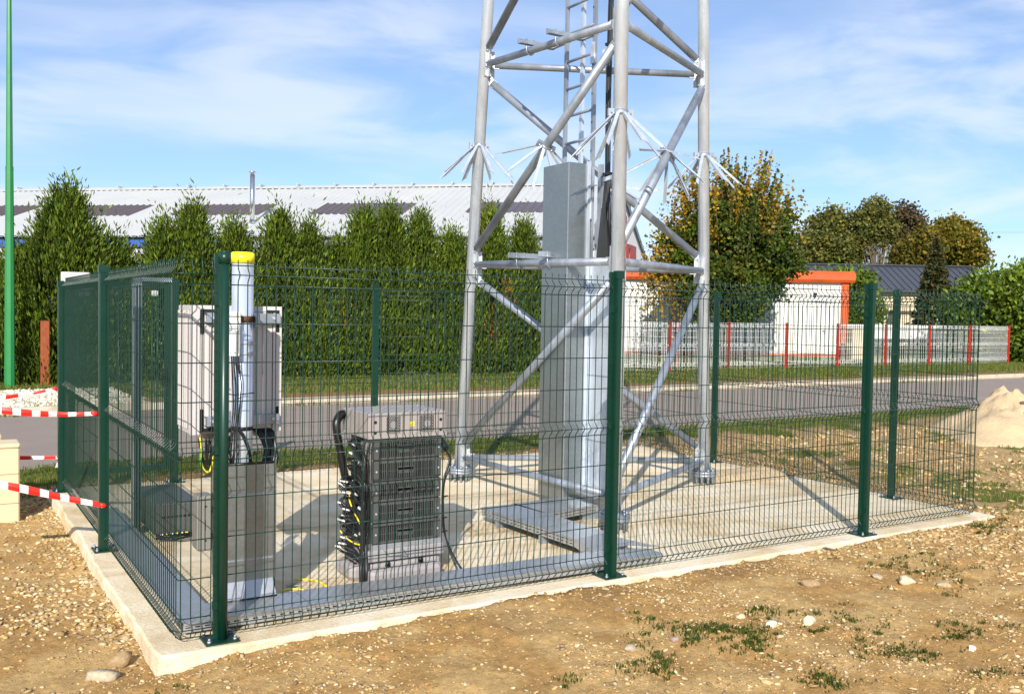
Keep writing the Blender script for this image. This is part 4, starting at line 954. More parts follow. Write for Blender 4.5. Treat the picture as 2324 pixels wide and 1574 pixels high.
# cables down the right side
for k in range(6):
    dx = .004*k; pts = [(1.85-.01, .62, .80), (1.872-dx*.4, .61, .745), (1.862-dx, .60, .68), (1.815-dx*.5, .585, .58), (1.806-dx*.4, .575, .40), (1.812-dx*.3, .56, .27), (1.835+dx*.7, .53, .14), (1.862+dx*1.6, .48, .04), (1.875+dx*2, .46, .012)]
    MB().tube(smooth(pts, 6), .0055 if k != 2 else .0045, 7, False).build('cable', M['black'] if k != 2 else M['galvd'], rack)
for zz, xx in ((.50, 1.80), (.36, 1.797), (.27, 1.80)): MB().bar((xx-.005, .565, zz), (xx+.035, .575, zz+.003), .016, .006).build('cable_tie', M['rib'], rack)

# ================================================================== POLE, CABINET, COVER
pole = thing('steel_pole', (.46, .50, 0), 'thick galvanised pole with a yellow cap behind the front left corner post', 'pole')
MB().tube([(.46, .50, .004), (.46, .50, 1.985)], .060, 32).build('tube', M['galv'], pole)
cpm = MB(); cpm.cyl((.46, .50, 1.965), (.46, .50, 2.020), .0645, 32); cpm.cyl((.46, .50, 2.020), (.46, .50, 2.026), .0645, 32, .060); cpm.build('yellow_cap', M['yellow'], pole)
for z, h, r, mt in ((1.63, .035, .0625, 'brown'), (1.505, .012, .0625, 'galv'), (1.445, .012, .0625, 'galv'), (1.015, .022, .0628, 'rib')):
    m_ = MB(); m_.cyl((.46, .50, z), (.46, .50, z+h), r, 32); o = m_.build('clamp_band', M[mt], pole)
    if mt == 'galv': MB().rbox((.475, .425, z-.004), (.515, .441, z+.018), .003).build('clamp_screw', M['galvd'], o)
m_ = MB(); m_.rbox((.535-.015, .44, 1.60), (.56-.015, .57, 1.68), .004); m_.box((.375, .55, 1.58), (.545, .556, 1.70)); m_.box((.375, .55, 1.02), (.545, .556, 1.12)); m_.build('mount_bracket', M['galvd'], pole)

cab = thing('equipment_cabinet', (.46, .75, 1.0), 'white outdoor metal cabinet fixed to the pole behind the corner post', 'cabinet')
x0, x1, y0, y1, z0, z1 = .198, .722, .605, .915, .985, 1.722
cb = MB(); cb.rbox((x0, y0+.02, z0), (x1, y1, z1), .006); cb.build('housing', M['cab'], cab)
bp = MB(); bp.box((x0+.055, y0+.004, z0+.02), (x1-.055, y0+.0195, z1-.02)); 
for xx in np.linspace(x0+.10, x1-.10, 9): bp.box((xx-.012, y0-.004, z0+.10), (xx+.012, y0+.004, z1-.11))
bp.build('rear_panel', M['cab'], cab)
fr = MB(); fr.box((x0, y0-.002, z0), (x0+.05, y0+.0195, z1)); fr.box((x1-.05, y0-.002, z0), (x1, y0+.0195, z1)); fr.box((x0+.05, y0-.002, z1-.03), (x1-.05, y0+.0195, z1)); fr.build('rear_frame', M['cab'], cab)
sr = MB()
for i in range(9): yy = y0+.05+i*.03; sr.box((x0-.006, yy, z0+.03), (x0, yy+.012, z1-.03))
sr.build('side_fin', M['cab'], cab)
for zr, in ((1.625,), (1.035,)):
    r_ = MB(); r_.box((x0+.075, y0-.042, zr), (x1-.02, y0-.038, zr+.055)); r_.box((x0+.075, y0-.038, zr+.051), (x1-.02, y0-.002, zr+.055)); r_.box((x0+.075, y0-.038, zr), (x1-.02, y0-.002, zr+.004)); ro = r_.build('mounting_rail', M['galvd'], cab)
    b_ = MB()
    for xx in (x0+.11, x1-.06, x0+.17): b_.cyl((xx, y0-.052, zr+.028), (xx, y0-.042, zr+.028), .010, 6)
    b_.build('bolt', M['galv'], ro)
for xx0, xx1, zz0, zz1 in ((x0+.052, x0+.072, 1.56, 1.700), (x0+.072, x0+.13, 1.684, 1.700), (x0+.052, x0+.072, 1.0, 1.13), (x1-.034, x1-.014, 1.57, 1.700), (x1-.09, x1-.034, 1.684, 1.70), (x1-.034, x1-.014, 1.06, 1.13), (x0+.072, x0+.12, 1.0, 1.02)): MB().box((xx0, y0-.0035, zz0), (xx1, y0-.0022, zz1)).build('dark_cutout', M['dark'], cab)
for xx in (x0+.13, x1-.10, x0+.30): MB().cyl((xx, .70, z0-.035), (xx, .70, z0), .035, 16, .045).build('cable_gland', M['plinth'], cab)

jb = thing('junction_box', (.42, .42, 1.5), 'small white hinged junction box strapped to the yellow-capped pole', 'junction box')
p1, p2 = ony(*ZC(523, 1070), .41), ony(*ZC(668, 1375), .41); q1 = ony(*ZC(525, 905), .42); q2 = ony(*ZC(680, 1070), .42)
MB().rbox((p1[0], .385, p2[2]), (p2[0], .435, p1[2]), .004).build('box', M['white'], jb)
MB().rbox((q1[0], .395, p1[2]+.002), (q2[0], .435, q1[2]), .004).build('upper_cover', M['white'], jb)
h_ = MB(); h_.cyl((p2[0]-.012, .383, p2[2]+.02), (p2[0]-.012, .383, p1[2]-.02), .003, 8)
for zz in (p2[2]+.02, p1[2]-.02): h_.cyl((p2[0]-.028, .383, zz), (p2[0]-.028, .386, zz), .004, 8)
h_.build('hinge', M['galvd'], jb)
m_ = MB(); m_.box((p1[0]-.02, .437, p2[2]+.02), (p1[0]-.004, .441, q1[2])); m_.box((p2[0]+.004, .430, q1[2]-.20), (p2[0]+.016, .434, q1[2]-.07)); m_.build('mounting_plate', M['white'], jb)
for k in range(4):
    xx = p1[0]+.035+.012*k
    P = [(xx, .40, p2[2]), (xx+.003, .40, p2[2]-.06), (xx+.012+.004*k, .415, 1.28), (xx+.016, .42, 1.15), (xx+.006-.002*k, .415, 1.02), (xx-.01+.004*k, .42, .90), (xx-.02+.01*k, .44, .78)]
    MB().tube(smooth(P, 5), .0042, 6).build('cable', M['rib'] if k < 3 else M['black'], jb)
MB().tube([(p1[0]+.0, .41, 1.235), (p1[0]+.06, .415, 1.222), (p1[0]+.17, .42, 1.232)], .003, 6).build('cable_tie', M['rib'], jb)
MB().cyl((p1[0]+.02, .42, p2[2]-.09), (p1[0]+.02, .42, p2[2]), .007, 8).build('conduit_stub', M['white'], jb)

cv = thing('cable_cover', (.48, .45, .07), 'grey sheet metal cover wrapped round the foot of the pole', 'cable cover')
c0, c1, yf, zc, zt = .325, .612, .395, .17, .835
m_ = MB(); m_.box((c0, yf, zc), (c1, yf+.003, zt)); m_.box((c0, yf+.003, zc), (c0+.003, .62, zt)); m_.box((c1-.003, yf+.003, zc), (c1, .62, zt)); m_.box((c1, yf-.004, zc), (c1+.018, yf-.001, zt+.012)); m_.build('sheet', M['sheet'], cv)
m_ = MB(); m_.add([(c0, yf, zc), (c1, yf, zc), (c1+.012, yf-.045, .078), (c0-.005, yf-.045, .078), (c0, yf+.003, zc), (c1, yf+.003, zc), (c1+.012, yf-.042, .076), (c0-.005, yf-.042, .076)], [(3,2,1,0),(4,5,6,7),(0,1,5,4),(1,2,6,5),(2,3,7,6),(3,0,4,7)]); m_.build('flared_lip', M['tray'], cv)
m_ = MB(); m_.tube([(c0, .61, zt), (c0, yf, zt), (c1, yf, zt), (c1, .61, zt)], .008, 8); m_.tube([(c0-.005, yf-.045, .078), (c1+.012, yf-.045, .078)], .005, 8); m_.tube([(c1+.018, yf+.01, .08), (c1+.010, yf+.01, .25), (c1+.004, yf+.02, .45)], .004, 6); m_.build('rubber_edging', M['rib'], cv)
for z in (.655, .285): m_ = MB(); m_.box((c0-.001, yf-.0015, z), (c1+.019, yf-.0004, z+.012)); m_.cyl((c0+.04, yf-.008, z+.006), (c0+.04, yf, z+.006), .006, 8); m_.cyl((c1-.06, yf-.008, z+.006), (c1-.06, yf, z+.006), .006, 8); m_.build('strap', M['galvd'], cv)
# cables between cabinet and cover
cc = thing('cable_bundle', (.5, .55, .8), 'black cables hanging from the white cabinet into the metal cover', 'cables')
cg = random.Random(9)
for k in range(9):
    a = .585+.012*k+cg.uniform(-.004, .004)
    P = [(.56+.008*k, .66, 1.0), (a-.01, .58, .985), (a+.012+.004*(k % 3), .54, .93), (a+.018, .52, .88), (a-.0, .50, .82), (min(a-.015, .60), .50, .70)]
    P = [(min(p_[0], .665), p_[1], p_[2]) for p_ in P]
    MB().tube(smooth(P, 6), .0095, 8).build('cable', M['rib'], cc)
for k in range(9):
    a = .335+.011*k+cg.uniform(-.004, .004)
    P = [(.30+.01*k, .66, .99), (a-.015, .58, 1.03-.01*k), (a-.005, .52, .97), (a+.003, .50, .90), (a+.02, .47, .80), (a+.02, .47, .7)]
    MB().tube(smooth(P, 6), .0078, 8).build('cable', M['rib'], cc)
corr_hose([(.352, .49, .93), (.362, .46, 1.00), (.385, .43, 1.035), (.425, .418, 1.02), (.462, .415, .95), (.485, .415, .87), (.492, .43, .78)], .0095, parent=cc, amp=.14, step=.0045, name='corrugated_conduit')
eb = thing('earth_cable', (.28, .55, .85), 'green and yellow earth cable looping below the white cabinet', 'cable')
def striped(P, r, parent, ph=0):
    Q = smooth(P, 7)
    for i, (a, b, mt) in enumerate(((0, len(Q)//3, 'rib'), (len(Q)//3, len(Q)*2//3, 'gg'), (len(Q)*2//3-0, len(Q)-1, 'yg'))):
        MB().tube(Q[a:b+1], r, 8).build('cable_run', M[mt], parent)
e0 = [ony(*ZD(*q), .60) for q in ((375, 470), (392, 560), (388, 700), (405, 830), (450, 900), (500, 890), (530, 800), (540, 700))]
Q = smooth(e0, 6); MB().tube(Q, .0058, 8).build('cable_run', M['yg'], eb)
MB().tube([q+np.array([-.006, -.004, 0]) for q in Q[8:26]], .0040, 8).build('green_stripe', M['gg'], eb)
for pts in (((455, 480), (452, 640), (470, 800), (510, 760), (520, 520)), ((500, 470), (480, 620), (470, 740), (500, 800), (530, 650)), ((365, 470), (380, 600), (400, 700), (470, 860), (520, 700))):
    MB().tube(smooth([ony(*ZD(*q), .62) for q in pts], 6), .0065, 8).build('cable_run', M['rib'], eb)
bxp, bxq = ony(443, 1122, .62), ony(560, 1233, .62)
ab = thing('power_box', (bxp[0]+.1, .6, bxq[2]), 'beige-grey plastic box with two black cable glands left of the metal cover', 'power box')
MB().rbox((bxp[0], .56, bxq[2]), (c0-.004, .70, bxp[2]), .012).build('casing', M['boxg'], ab)
g_ = MB()
for (u, v) in (((1118, 1140), (1140, 1152)), ((1118, 1186), (1140, 1176))):
    pass
for zz, dz in ((bxp[2]-.075, -.012), (bxq[2]+.085, .012)):
    g_.bar((bxp[0]+.075, .552, zz), (bxp[0]+.135, .540, zz+dz), .022, .022)
g_.build('gland', M['rib'], ab)
m_ = MB(); m_.box((bxp[0]+.04, .5585, bxq[2]+.12), (bxp[0]+.044, .5595, bxq[2]+.18)); 
for zz in (bxp[2]-.06, bxq[2]+.06): m_.poly([(bxp[0]+.040, .5585, zz-.008), (bxp[0]+.054, .5585, zz), (bxp[0]+.040, .5585, zz+.008)], .001, (0, 1, 0))
m_.build('marking', M['dark'], ab)

# things near the left fence, seen through the mesh
su = thing('strut_post', (.27, 2.65, 0), 'ribbed galvanised strut standing just inside the left fence', 'post')
m_ = MB()
for dx, dy in ((-.03, -.02), (-.012, -.02), (.006, -.02), (.024, -.02)): m_.box((.27+dx, 2.65+dy, 0), (.27+dx+.010, 2.65+dy+.04, 1.90))
m_.box((.238, 2.672, 0), (.306, 2.677, 1.90)); m_.build('channel', M['galvd'], su)
m_ = MB(); m_.bar((.27, 2.66, 1.87), (.27, 2.66, 1.93), .07, .05); m_.bar((.27, 2.66, 1.915), (.52, 2.62, 1.915), .04, .03); m_.build('arm', M['galvd'], su)
fl = thing('flood_light', (.40, 2.62, 1.85), 'small black and white lamp head hung under the strut arm', 'lamp')
m_ = MB(); m_.rbox((.36, 2.59, 1.835), (.425, 2.64, 1.895), .008); m_.build('lamp_housing', M['dark'], fl)
m_ = MB(); m_.rbox((.365, 2.582, 1.79), (.42, 2.632, 1.833), .012); m_.build('lens', M['white'], fl)
eq = thing('low_cabinet', (.46, 2.6, 0), 'low dark grey equipment box on the slab behind the left fence mesh', 'equipment box')
MB().rbox((.33, 2.30, .04), (.66, 3.1, .27), .012).build('casing', M['dgrey'], eq)
m_ = MB()
for k in range(7): m_.box((.39+k*.03, 2.297, .16), (.41+k*.03, 2.2995, .175))
m_.build('vent', M['dark'], eq)
m_ = MB(); m_.tube([(.34, 2.28, .045), (.45, 2.24, .03), (.60, 2.27, .04)], .010, 8); m_.tube([(.34, 2.25, .03), (.46, 2.20, .02), (.62, 2.24, .03)], .010, 8); m_.build('cable', M['rib'], eq)
for k in range(6): MB().bar((.37+k*.035, 2.25, .055), (.385+k*.035, 2.24, .055), .010, .008).build('cable_tag', M['yg'] if k % 2 else M['white'], eq)
yw = thing('cable_offcut', (.85, .6, 0), 'yellow cable offcut with a frayed grey end lying on the slab', 'cable')
P = [onz(*ZQ1(*q), .008) if 0 else onz(*q, .008) for q in ((668, 1313), (700, 1314), (722, 1318), (742, 1330))]; MB().tube(smooth(P, 5), .0055, 8).build('cable_run', M['yg'], yw)
P = [onz(*q, .008) for q in ((636, 1341), (650, 1336), (668, 1335), (690, 1337))]; MB().tube(smooth(P, 5), .0055, 8).build('cable_run', M['yg'], yw)
m_ = MB()
c_ = onz(666, 1328, .01)
for k in range(16): a = cr_.uniform(0, 6.28); m_.tube([c_+np.array([cr_.uniform(-.03, .03), cr_.uniform(-.03, .03), 0]), c_+np.array([math.cos(a)*.05, math.sin(a)*.05, cr_.uniform(0, .015)])], .002, 5)
m_.build('frayed_end', M['galvd'], yw)

# ================================================================== LEFT EDGE: cream enclosure, tapes, posts
ce = thing('street_cabinet', (-.8, 4.3, -.14), 'cream electricity enclosure cut by the left edge of the photo', 'electrical enclosure')
MB().rbox((-1.25, 4.12, -.16), (-.405, 4.42, .49), .012).build('casing', M['cream'], ce)
MB().rbox((-1.26, 4.11, .492), (-.40, 4.43, .53), .012).build('lid', M['cream'], ce)
m_ = MB()
for z in (.02, .27): m_.box((-1.252, 4.1175, z), (-.403, 4.1195, z+.003))
m_.build('panel_joint', M['brown'], ce)
MB().cyl((-.55, 4.112, .20), (-.55, 4.12, .20), .012, 10).build('lock', M['brown'], ce)
MB().rbox((-1.28, 4.46, -.16), (-.52, 4.72, .565), .012).build('rear_casing', M['cream'], ce)
def tape(label, pts, D0, D1, wpx, nb, ph=0, tail=None):
    n = 60; mb = MB(); P = []
    xs = [p[0] for p in pts]; ys = [p[1] for p in pts]
    for i in range(n+1):
        t = i/n; x_ = xs[0]+(xs[-1]-xs[0])*t; y_ = np.interp(x_, xs, ys); D = D0+(D1-D0)*t; w = np.interp(x_, xs, wpx)
        tw = .25*math.sin(t*7+ph)
        a = ond(x_, y_-w/2, D+.03*tw); b = ond(x_, y_+w/2, D-.03*tw); P.append((a, b))
    v = [q for ab in P for q in ab]; mm_ = [((i/n*nb+ph) % 1) < .5 for i in range(n)]
    v3 = []
    for a, b in P: v3 += [a, (a+b)/2+np.array([0, -.006, 0]), b]
    for i in range(n):
        o = 3*i; mb.add([v3[o], v3[o+1], v3[o+2], v3[o+3], v3[o+4], v3[o+5]], [(0, 1, 4, 3), (1, 2, 5, 4)], mi=1 if mm_[i] else 0)
    kx, ky = pts[-1]; k_ = ond(kx-4, ky, D1); 
    mb.tube([k_+np.array([-.02, -.01, .012]), k_+np.array([.01, -.01, 0]), k_+np.array([.025, -.005, -.012])], [.012, .018, .008], 7, mi=1)
    if tail:
        T = [ond(q[0], q[1], D1-.02) for q in tail]
        for i in range(len(T)-1): mb.add([T[i]+np.array([-.018, 0, 0]), T[i]+np.array([.018, 0, .004]), T[i+1]+np.array([.018, 0, .004]), T[i+1]+np.array([-.018, 0, 0])], [(0, 1, 2, 3)], mi=1-(i % 2))
    o = mb.build('barrier_tape', [M['tw'], M['tr']]); return tag(o, label, 'barrier tape', 'red and white tapes tied to the left fence')
tape('twisted tape tied highest, to the far corner post of the left fence', [(-160, 935), (0, 903), (70, 892), (128, 882)], 8.6, 8.75, [14, 10, 8, 5], 4.6, .3, tail=[(134, 884), (138, 893), (130, 902)])
tape('sagging tape tied to the middle left post at mid height, above the cream enclosure', [(-160, 915), (0, 930), (80, 938), (150, 940), (217, 938)], 6.3, 6.62, [15, 17, 14, 10, 8], 9, .1)
tape('thin tape starting behind the cream enclosure with a hanging red end', [(-90, 1036), (42, 1038), (90, 1038), (138, 1037)], 8.9, 8.72, [8, 9, 8, 6], 4, .7, tail=[(138, 1037), (134, 1048), (130, 1060)])
tape('wide lowest tape knotted low on the middle left post', [(-160, 1075), (0, 1098), (70, 1112), (150, 1130), (236, 1146)], 6.2, 6.6, [16, 17, 19, 14, 12], 8.5, .2)

# green lamp post and rusty stake beyond the road
lpst = thing('lamp_post', (.36, 17.1, 0), 'tall tapered green lamp post at the left edge beyond the road', 'lamp post')
m_ = MB(); n_ = 8
m_.tube([(.36, 17.1, -.02), (.36, 17.1, 4.5)], [.105, .075], 8, smooth=False); m_.tube([(.36, 17.1, 4.5), (.36, 17.1, 9.2)], [.068, .036], 8, smooth=False); m_.build('shaft', M['lamp'], lpst)
m_ = MB(); m_.cyl((.36, 17.1, 4.44), (.36, 17.1, 4.53), .078, 8, smooth=False); m_.build('collar', M['lamp'], lpst)
m_ = MB(); m_.bar((.36, 17.1, 9.18), (.36, 15.9, 9.35), .05, .05); m_.build('arm', M['lamp'], lpst)
m_ = MB(); m_.rbox((.22, 15.2, 9.28), (.50, 15.95, 9.42), .05); m_.build('lantern', M['greyw'], lpst)
st = thing('rusty_stake', (1.17, 18.2, 0), 'rust brown steel post standing in front of the tall conifer', 'post')
m_ = MB(); pt = ony(102, 728, 17.2); xx = pt[0]; m_.rbox((xx-.085, 17.15, -.05), (xx+.085, 17.24, pt[2]), .01); m_.build('beam', M['rust'], st)
MB().box((xx-.09, 17.14, pt[2]), (xx+.09, 17.33, pt[2]+.006)).build('top_plate', M['rust'], st)

# ================================================================== WAREHOUSE
def on_plane3(x, y, p, n): return onpl(x, y, p, n)
AX = np.array([-.728, .686, 0]); GX = np.array([.686, .728, 0])       # ridge runs to the far left, gable to the far right
E0 = ond(1350, 533, 35.6)                                            # front eave corner
rid0 = E0+GX*9.1; rid0 = np.array([rid0[0], rid0[1], E0[2]+3.15])
re0 = E0+GX*31; re0 = np.array([re0[0], re0[1], E0[2]+.5])
LW = 62.0
wh = thing('warehouse', E0*np.array([1, 1, 0]), 'long warehouse with white sheet roof, brown rooflights and grey corrugated gable', 'warehouse')
def corrug(a, along, up, L_, H_, nrm, pitch, rh, rw, sl, name, m, parent, skip=None, thick=.0):
    # sheet with raised trapezoid ribs running along 'up'
    n = int(L_/pitch); us = []; hs = []
    for i in range(n): u = i*pitch; us += [u, u+pitch-rw-sl*2, u+pitch-rw-sl, u+pitch-sl]; hs += [0, 0, rh, rh]
    us.append(n*pitch); hs.append(0); us = np.array(us); hs = np.array(hs)
    A = a[None]+along[None]*us[:, None]+nrm[None]*hs[:, None]; B = A+up[None]*H_
    V = np.concatenate([A, B]); k = len(us); i = np.arange(k-1); Fc = np.stack([i, i+1, i+1+k, i+k], 1)
    return npmesh(name, V, Fc, m, parent)
s1 = rid0-E0; RL = np.linalg.norm(s1); s1u = s1/RL; rn = np.cross(s1u, AX); rn = rn*np.sign(rn[2]); rn /= np.linalg.norm(rn)
ov = E0-s1u*.35
corrug(ov, AX, s1u, LW, RL+.35, rn, .333, .045, .04, .03, 'roof', M['roofw'], wh)
s2 = re0-rid0; RL2 = np.linalg.norm(s2); s2u = s2/RL2; rn2 = np.cross(AX, s2u); rn2 = rn2*np.sign(rn2[2]); rn2 /= np.linalg.norm(rn2)
corrug(rid0, AX, s2u, LW, RL2+.35, rn2, .333, .045, .04, .03, 'roof', M['roofw'], wh)
m_ = MB()
for k in range(31):
    a = rid0+AX*(k*2.0)+np.array([0, 0, .07]); b = rid0+AX*(k*2.0+1.985)+np.array([0, 0, .07+.004*(k % 2)])
    m_.bar(a-s1u*.22, b-s1u*.22, .44, .035, up=rn); m_.bar(a+s2u*.22, b+s2u*.22, .44, .035, up=rn2)
    m_.bar(b-AX*.03+np.array([0, 0, .02]), b+AX*.03+np.array([0, 0, .02]), .9, .05)
m_.build('ridge_cap', M['roofw'], wh)
# rooflights
def roofpt(x, y): return onpl(x, y, E0, rn)
for (xl, xr_, yb_, yt_) in ((-260, 40, 492, 471), (95, 293, 492, 470), (383, 590, 490, 468), (697, 921, 488, 465), (1050, 1300, 484, 462)):
    a = roofpt(xl, yb_); b = roofpt(xr_, yb_-2); top = roofpt((xl+xr_)/2+70, yt_)
    H_ = float(np.dot(top-a, s1u))*1.1; L_ = abs(float(np.dot(b-a, AX))); base = b if np.dot(b-a, AX) < 0 else a
    base = base+rn*.035; H_ = max(H_, 1.2)
    k0 = np.dot(base-ov, AX); k0 = round(k0/.333)*.333; base = ov+AX*k0+s1u*np.dot(base-ov, s1u)+rn*.02
    corrug(base, AX, s1u, round(L_/.333)*.333+.001, H_, rn, .333, .045, .04, .03, 'rooflight', M['sky'], wh)
# fascia, gutter and walls
up = np.array([0, 0, 1.0]); wallbase = E0*np.array([1, 1, 0])+up*-.3
m_ = MB(); e1 = E0-GX*.12
kx_ = float(np.dot(roofpt(505, 533)-E0, AX))
m_.bar(e1+AX*kx_+up*-.33, e1+AX*LW+up*-.33, .05, .36); m_.build('blue_fascia', M['blue'], wh)
m_ = MB(); m_.bar(e1+up*-.33, e1+AX*(kx_-.01)+up*-.33, .05, .36); m_.build('grey_fascia', M['corrd'], wh)
m_ = MB(); m_.bar(e1-GX*.08+up*-.10, e1-GX*.08+AX*LW+up*-.10, .14, .09); m_.build('gutter', M['dark'], wh)
corrug(wallbase, AX, up, LW, E0[2]+.2, -GX, .25, .035, .03, .03, 'front_wall', M['corr'], wh)
# gable: strips follow the roof line
us = np.arange(0, 31, .30); V = []; Fc = []
def roofh(u): return E0[2]+3.15*u/9.1 if u < 9.1 else E0[2]+3.15+(re0[2]-E0[2]-3.15)*(u-9.1)/(31-9.1)
gn = -AX; mb = MB()
for u in us:
    w = .30
    for (a, b, h0, h1) in ((u, u+.17, 0, 0), (u+.17, u+.20, 0, .04), (u+.20, u+.27, .04, .04), (u+.27, u+.30, .04, 0)):
        p = E0*np.array([1, 1, 0])+GX*a+gn*h0; q = E0*np.array([1, 1, 0])+GX*b+gn*h1
        mb.add([p+up*-.4, q+up*-.4, q+up*(roofh(b)-.02), p+up*(roofh(a)-.02)], [(0, 1, 2, 3)])
mb.build('gable_wall', M['corr'], wh)
m_ = MB(); m_.bar(E0-GX*.3+gn*.06+up*.0, rid0+gn*.06+up*.02, .10, .75); m_.bar(rid0+gn*.06+up*.02, re0+GX*.2+gn*.06, .10, .32); m_.build('barge_board', M['corrd'], wh)
def gpt(x, y, h=.06): return onpl(x, y, E0+gn*h, gn)
def Zg(x, y): return ((2300+x/2.0375)/1.7633, (680+y/2.0375)/1.7633)
def letter(*polys):
    m_ = MB()
    for P in polys:
        pts = [gpt(*Zg(*q)) for q in P]
        m_.poly(pts, .04, gn)
    m_.build('red_letter', M['redp'], wh)
letter([(414, 598), (436, 606), (436, 775), (414, 775)], [(436, 606), (468, 614), (468, 636), (436, 630)], [(448, 636), (468, 636), (468, 775), (448, 775)], [(472, 618), (494, 628), (494, 775), (474, 775)])
letter([(268, 575), (292, 560), (292, 690), (266, 690)], [(292, 570), (400, 585), (400, 690), (292, 690)])
letter([(410, 440), (432, 450), (434, 478), (410, 520)], [(408, 370), (418, 376), (416, 440), (408, 440)])
# flue pipe
fp = roofpt(572, 507); ft = ond(571, 397, float(np.dot(fp-CAM, CF)))
m_ = MB(); m_.cyl(fp-up*.1, (fp[0], fp[1], ft[2]), .10, 20); fo = m_.build('flue_pipe', M['steel'], wh)
m_ = MB(); m_.cyl((fp[0], fp[1], ft[2]+.10), (fp[0], fp[1], ft[2]+.16), .19, 16, .05); m_.cyl((fp[0], fp[1], ft[2]), (fp[0], fp[1], ft[2]+.11), .08, 12); m_.cyl((fp[0], fp[1], fp[2]+.0), (fp[0], fp[1], fp[2]+.14), .16, 16, .11); m_.build('flue_cap', M['steel'], fo)
m_ = MB(); q0 = E0+AX*30-GX*.02
m_.build('dummy', M['corr'], wh) if False else None

# ================================================================== TREES AND HEDGES
def tube_limbs(mb, base, top, r0, r1, n=10): mb.tube([base, base+(top-base)*.33+np.array([random.uniform(-.05, .05)*np.linalg.norm(top-base), random.uniform(-.05, .05)*np.linalg.norm(top-base), 0]), base+(top-base)*.66, top], [r0, r0*.75+r1*.25, r0*.4+r1*.6, r1], n)
def leaf_cards(P, size, Nn, tilt, cols, elong=1.0, up_bias=0.0, five=False):
    # P leaf centres, Nn preferred outward direction; returns leaf-shaped quads (pointed)
    n = len(P); d = Nn+rng.normal(0, tilt, (n, 3)); d[:, 2] += up_bias; d /= np.linalg.norm(d, axis=1, keepdims=True)
    r = rng.normal(0, 1, (n, 3)); s = np.cross(d, r); s /= np.linalg.norm(s, axis=1, keepdims=True)
    L_ = size*rng.uniform(.6, 1.3, n)[:, None]; w = L_*.5/elong
    a = P-d*L_*.5; b = P+s*w*.9-d*L_*.05; c = P+d*L_*.5; e = P-s*w*.9-d*L_*.05
    V = np.stack([a, b, c, e], 1).reshape(-1, 3); i = np.arange(n)*4; Fc = np.stack([i, i+1, i+2, i+3], 1)
    return V, Fc, np.repeat(np.concatenate([cols, np.ones((n, 1))], 1), 4, 0)
CON = np.array([[.095, .150, .010], [.058, .100, .007], [.140, .190, .013], [.032, .060, .006], [.105, .150, .010]])
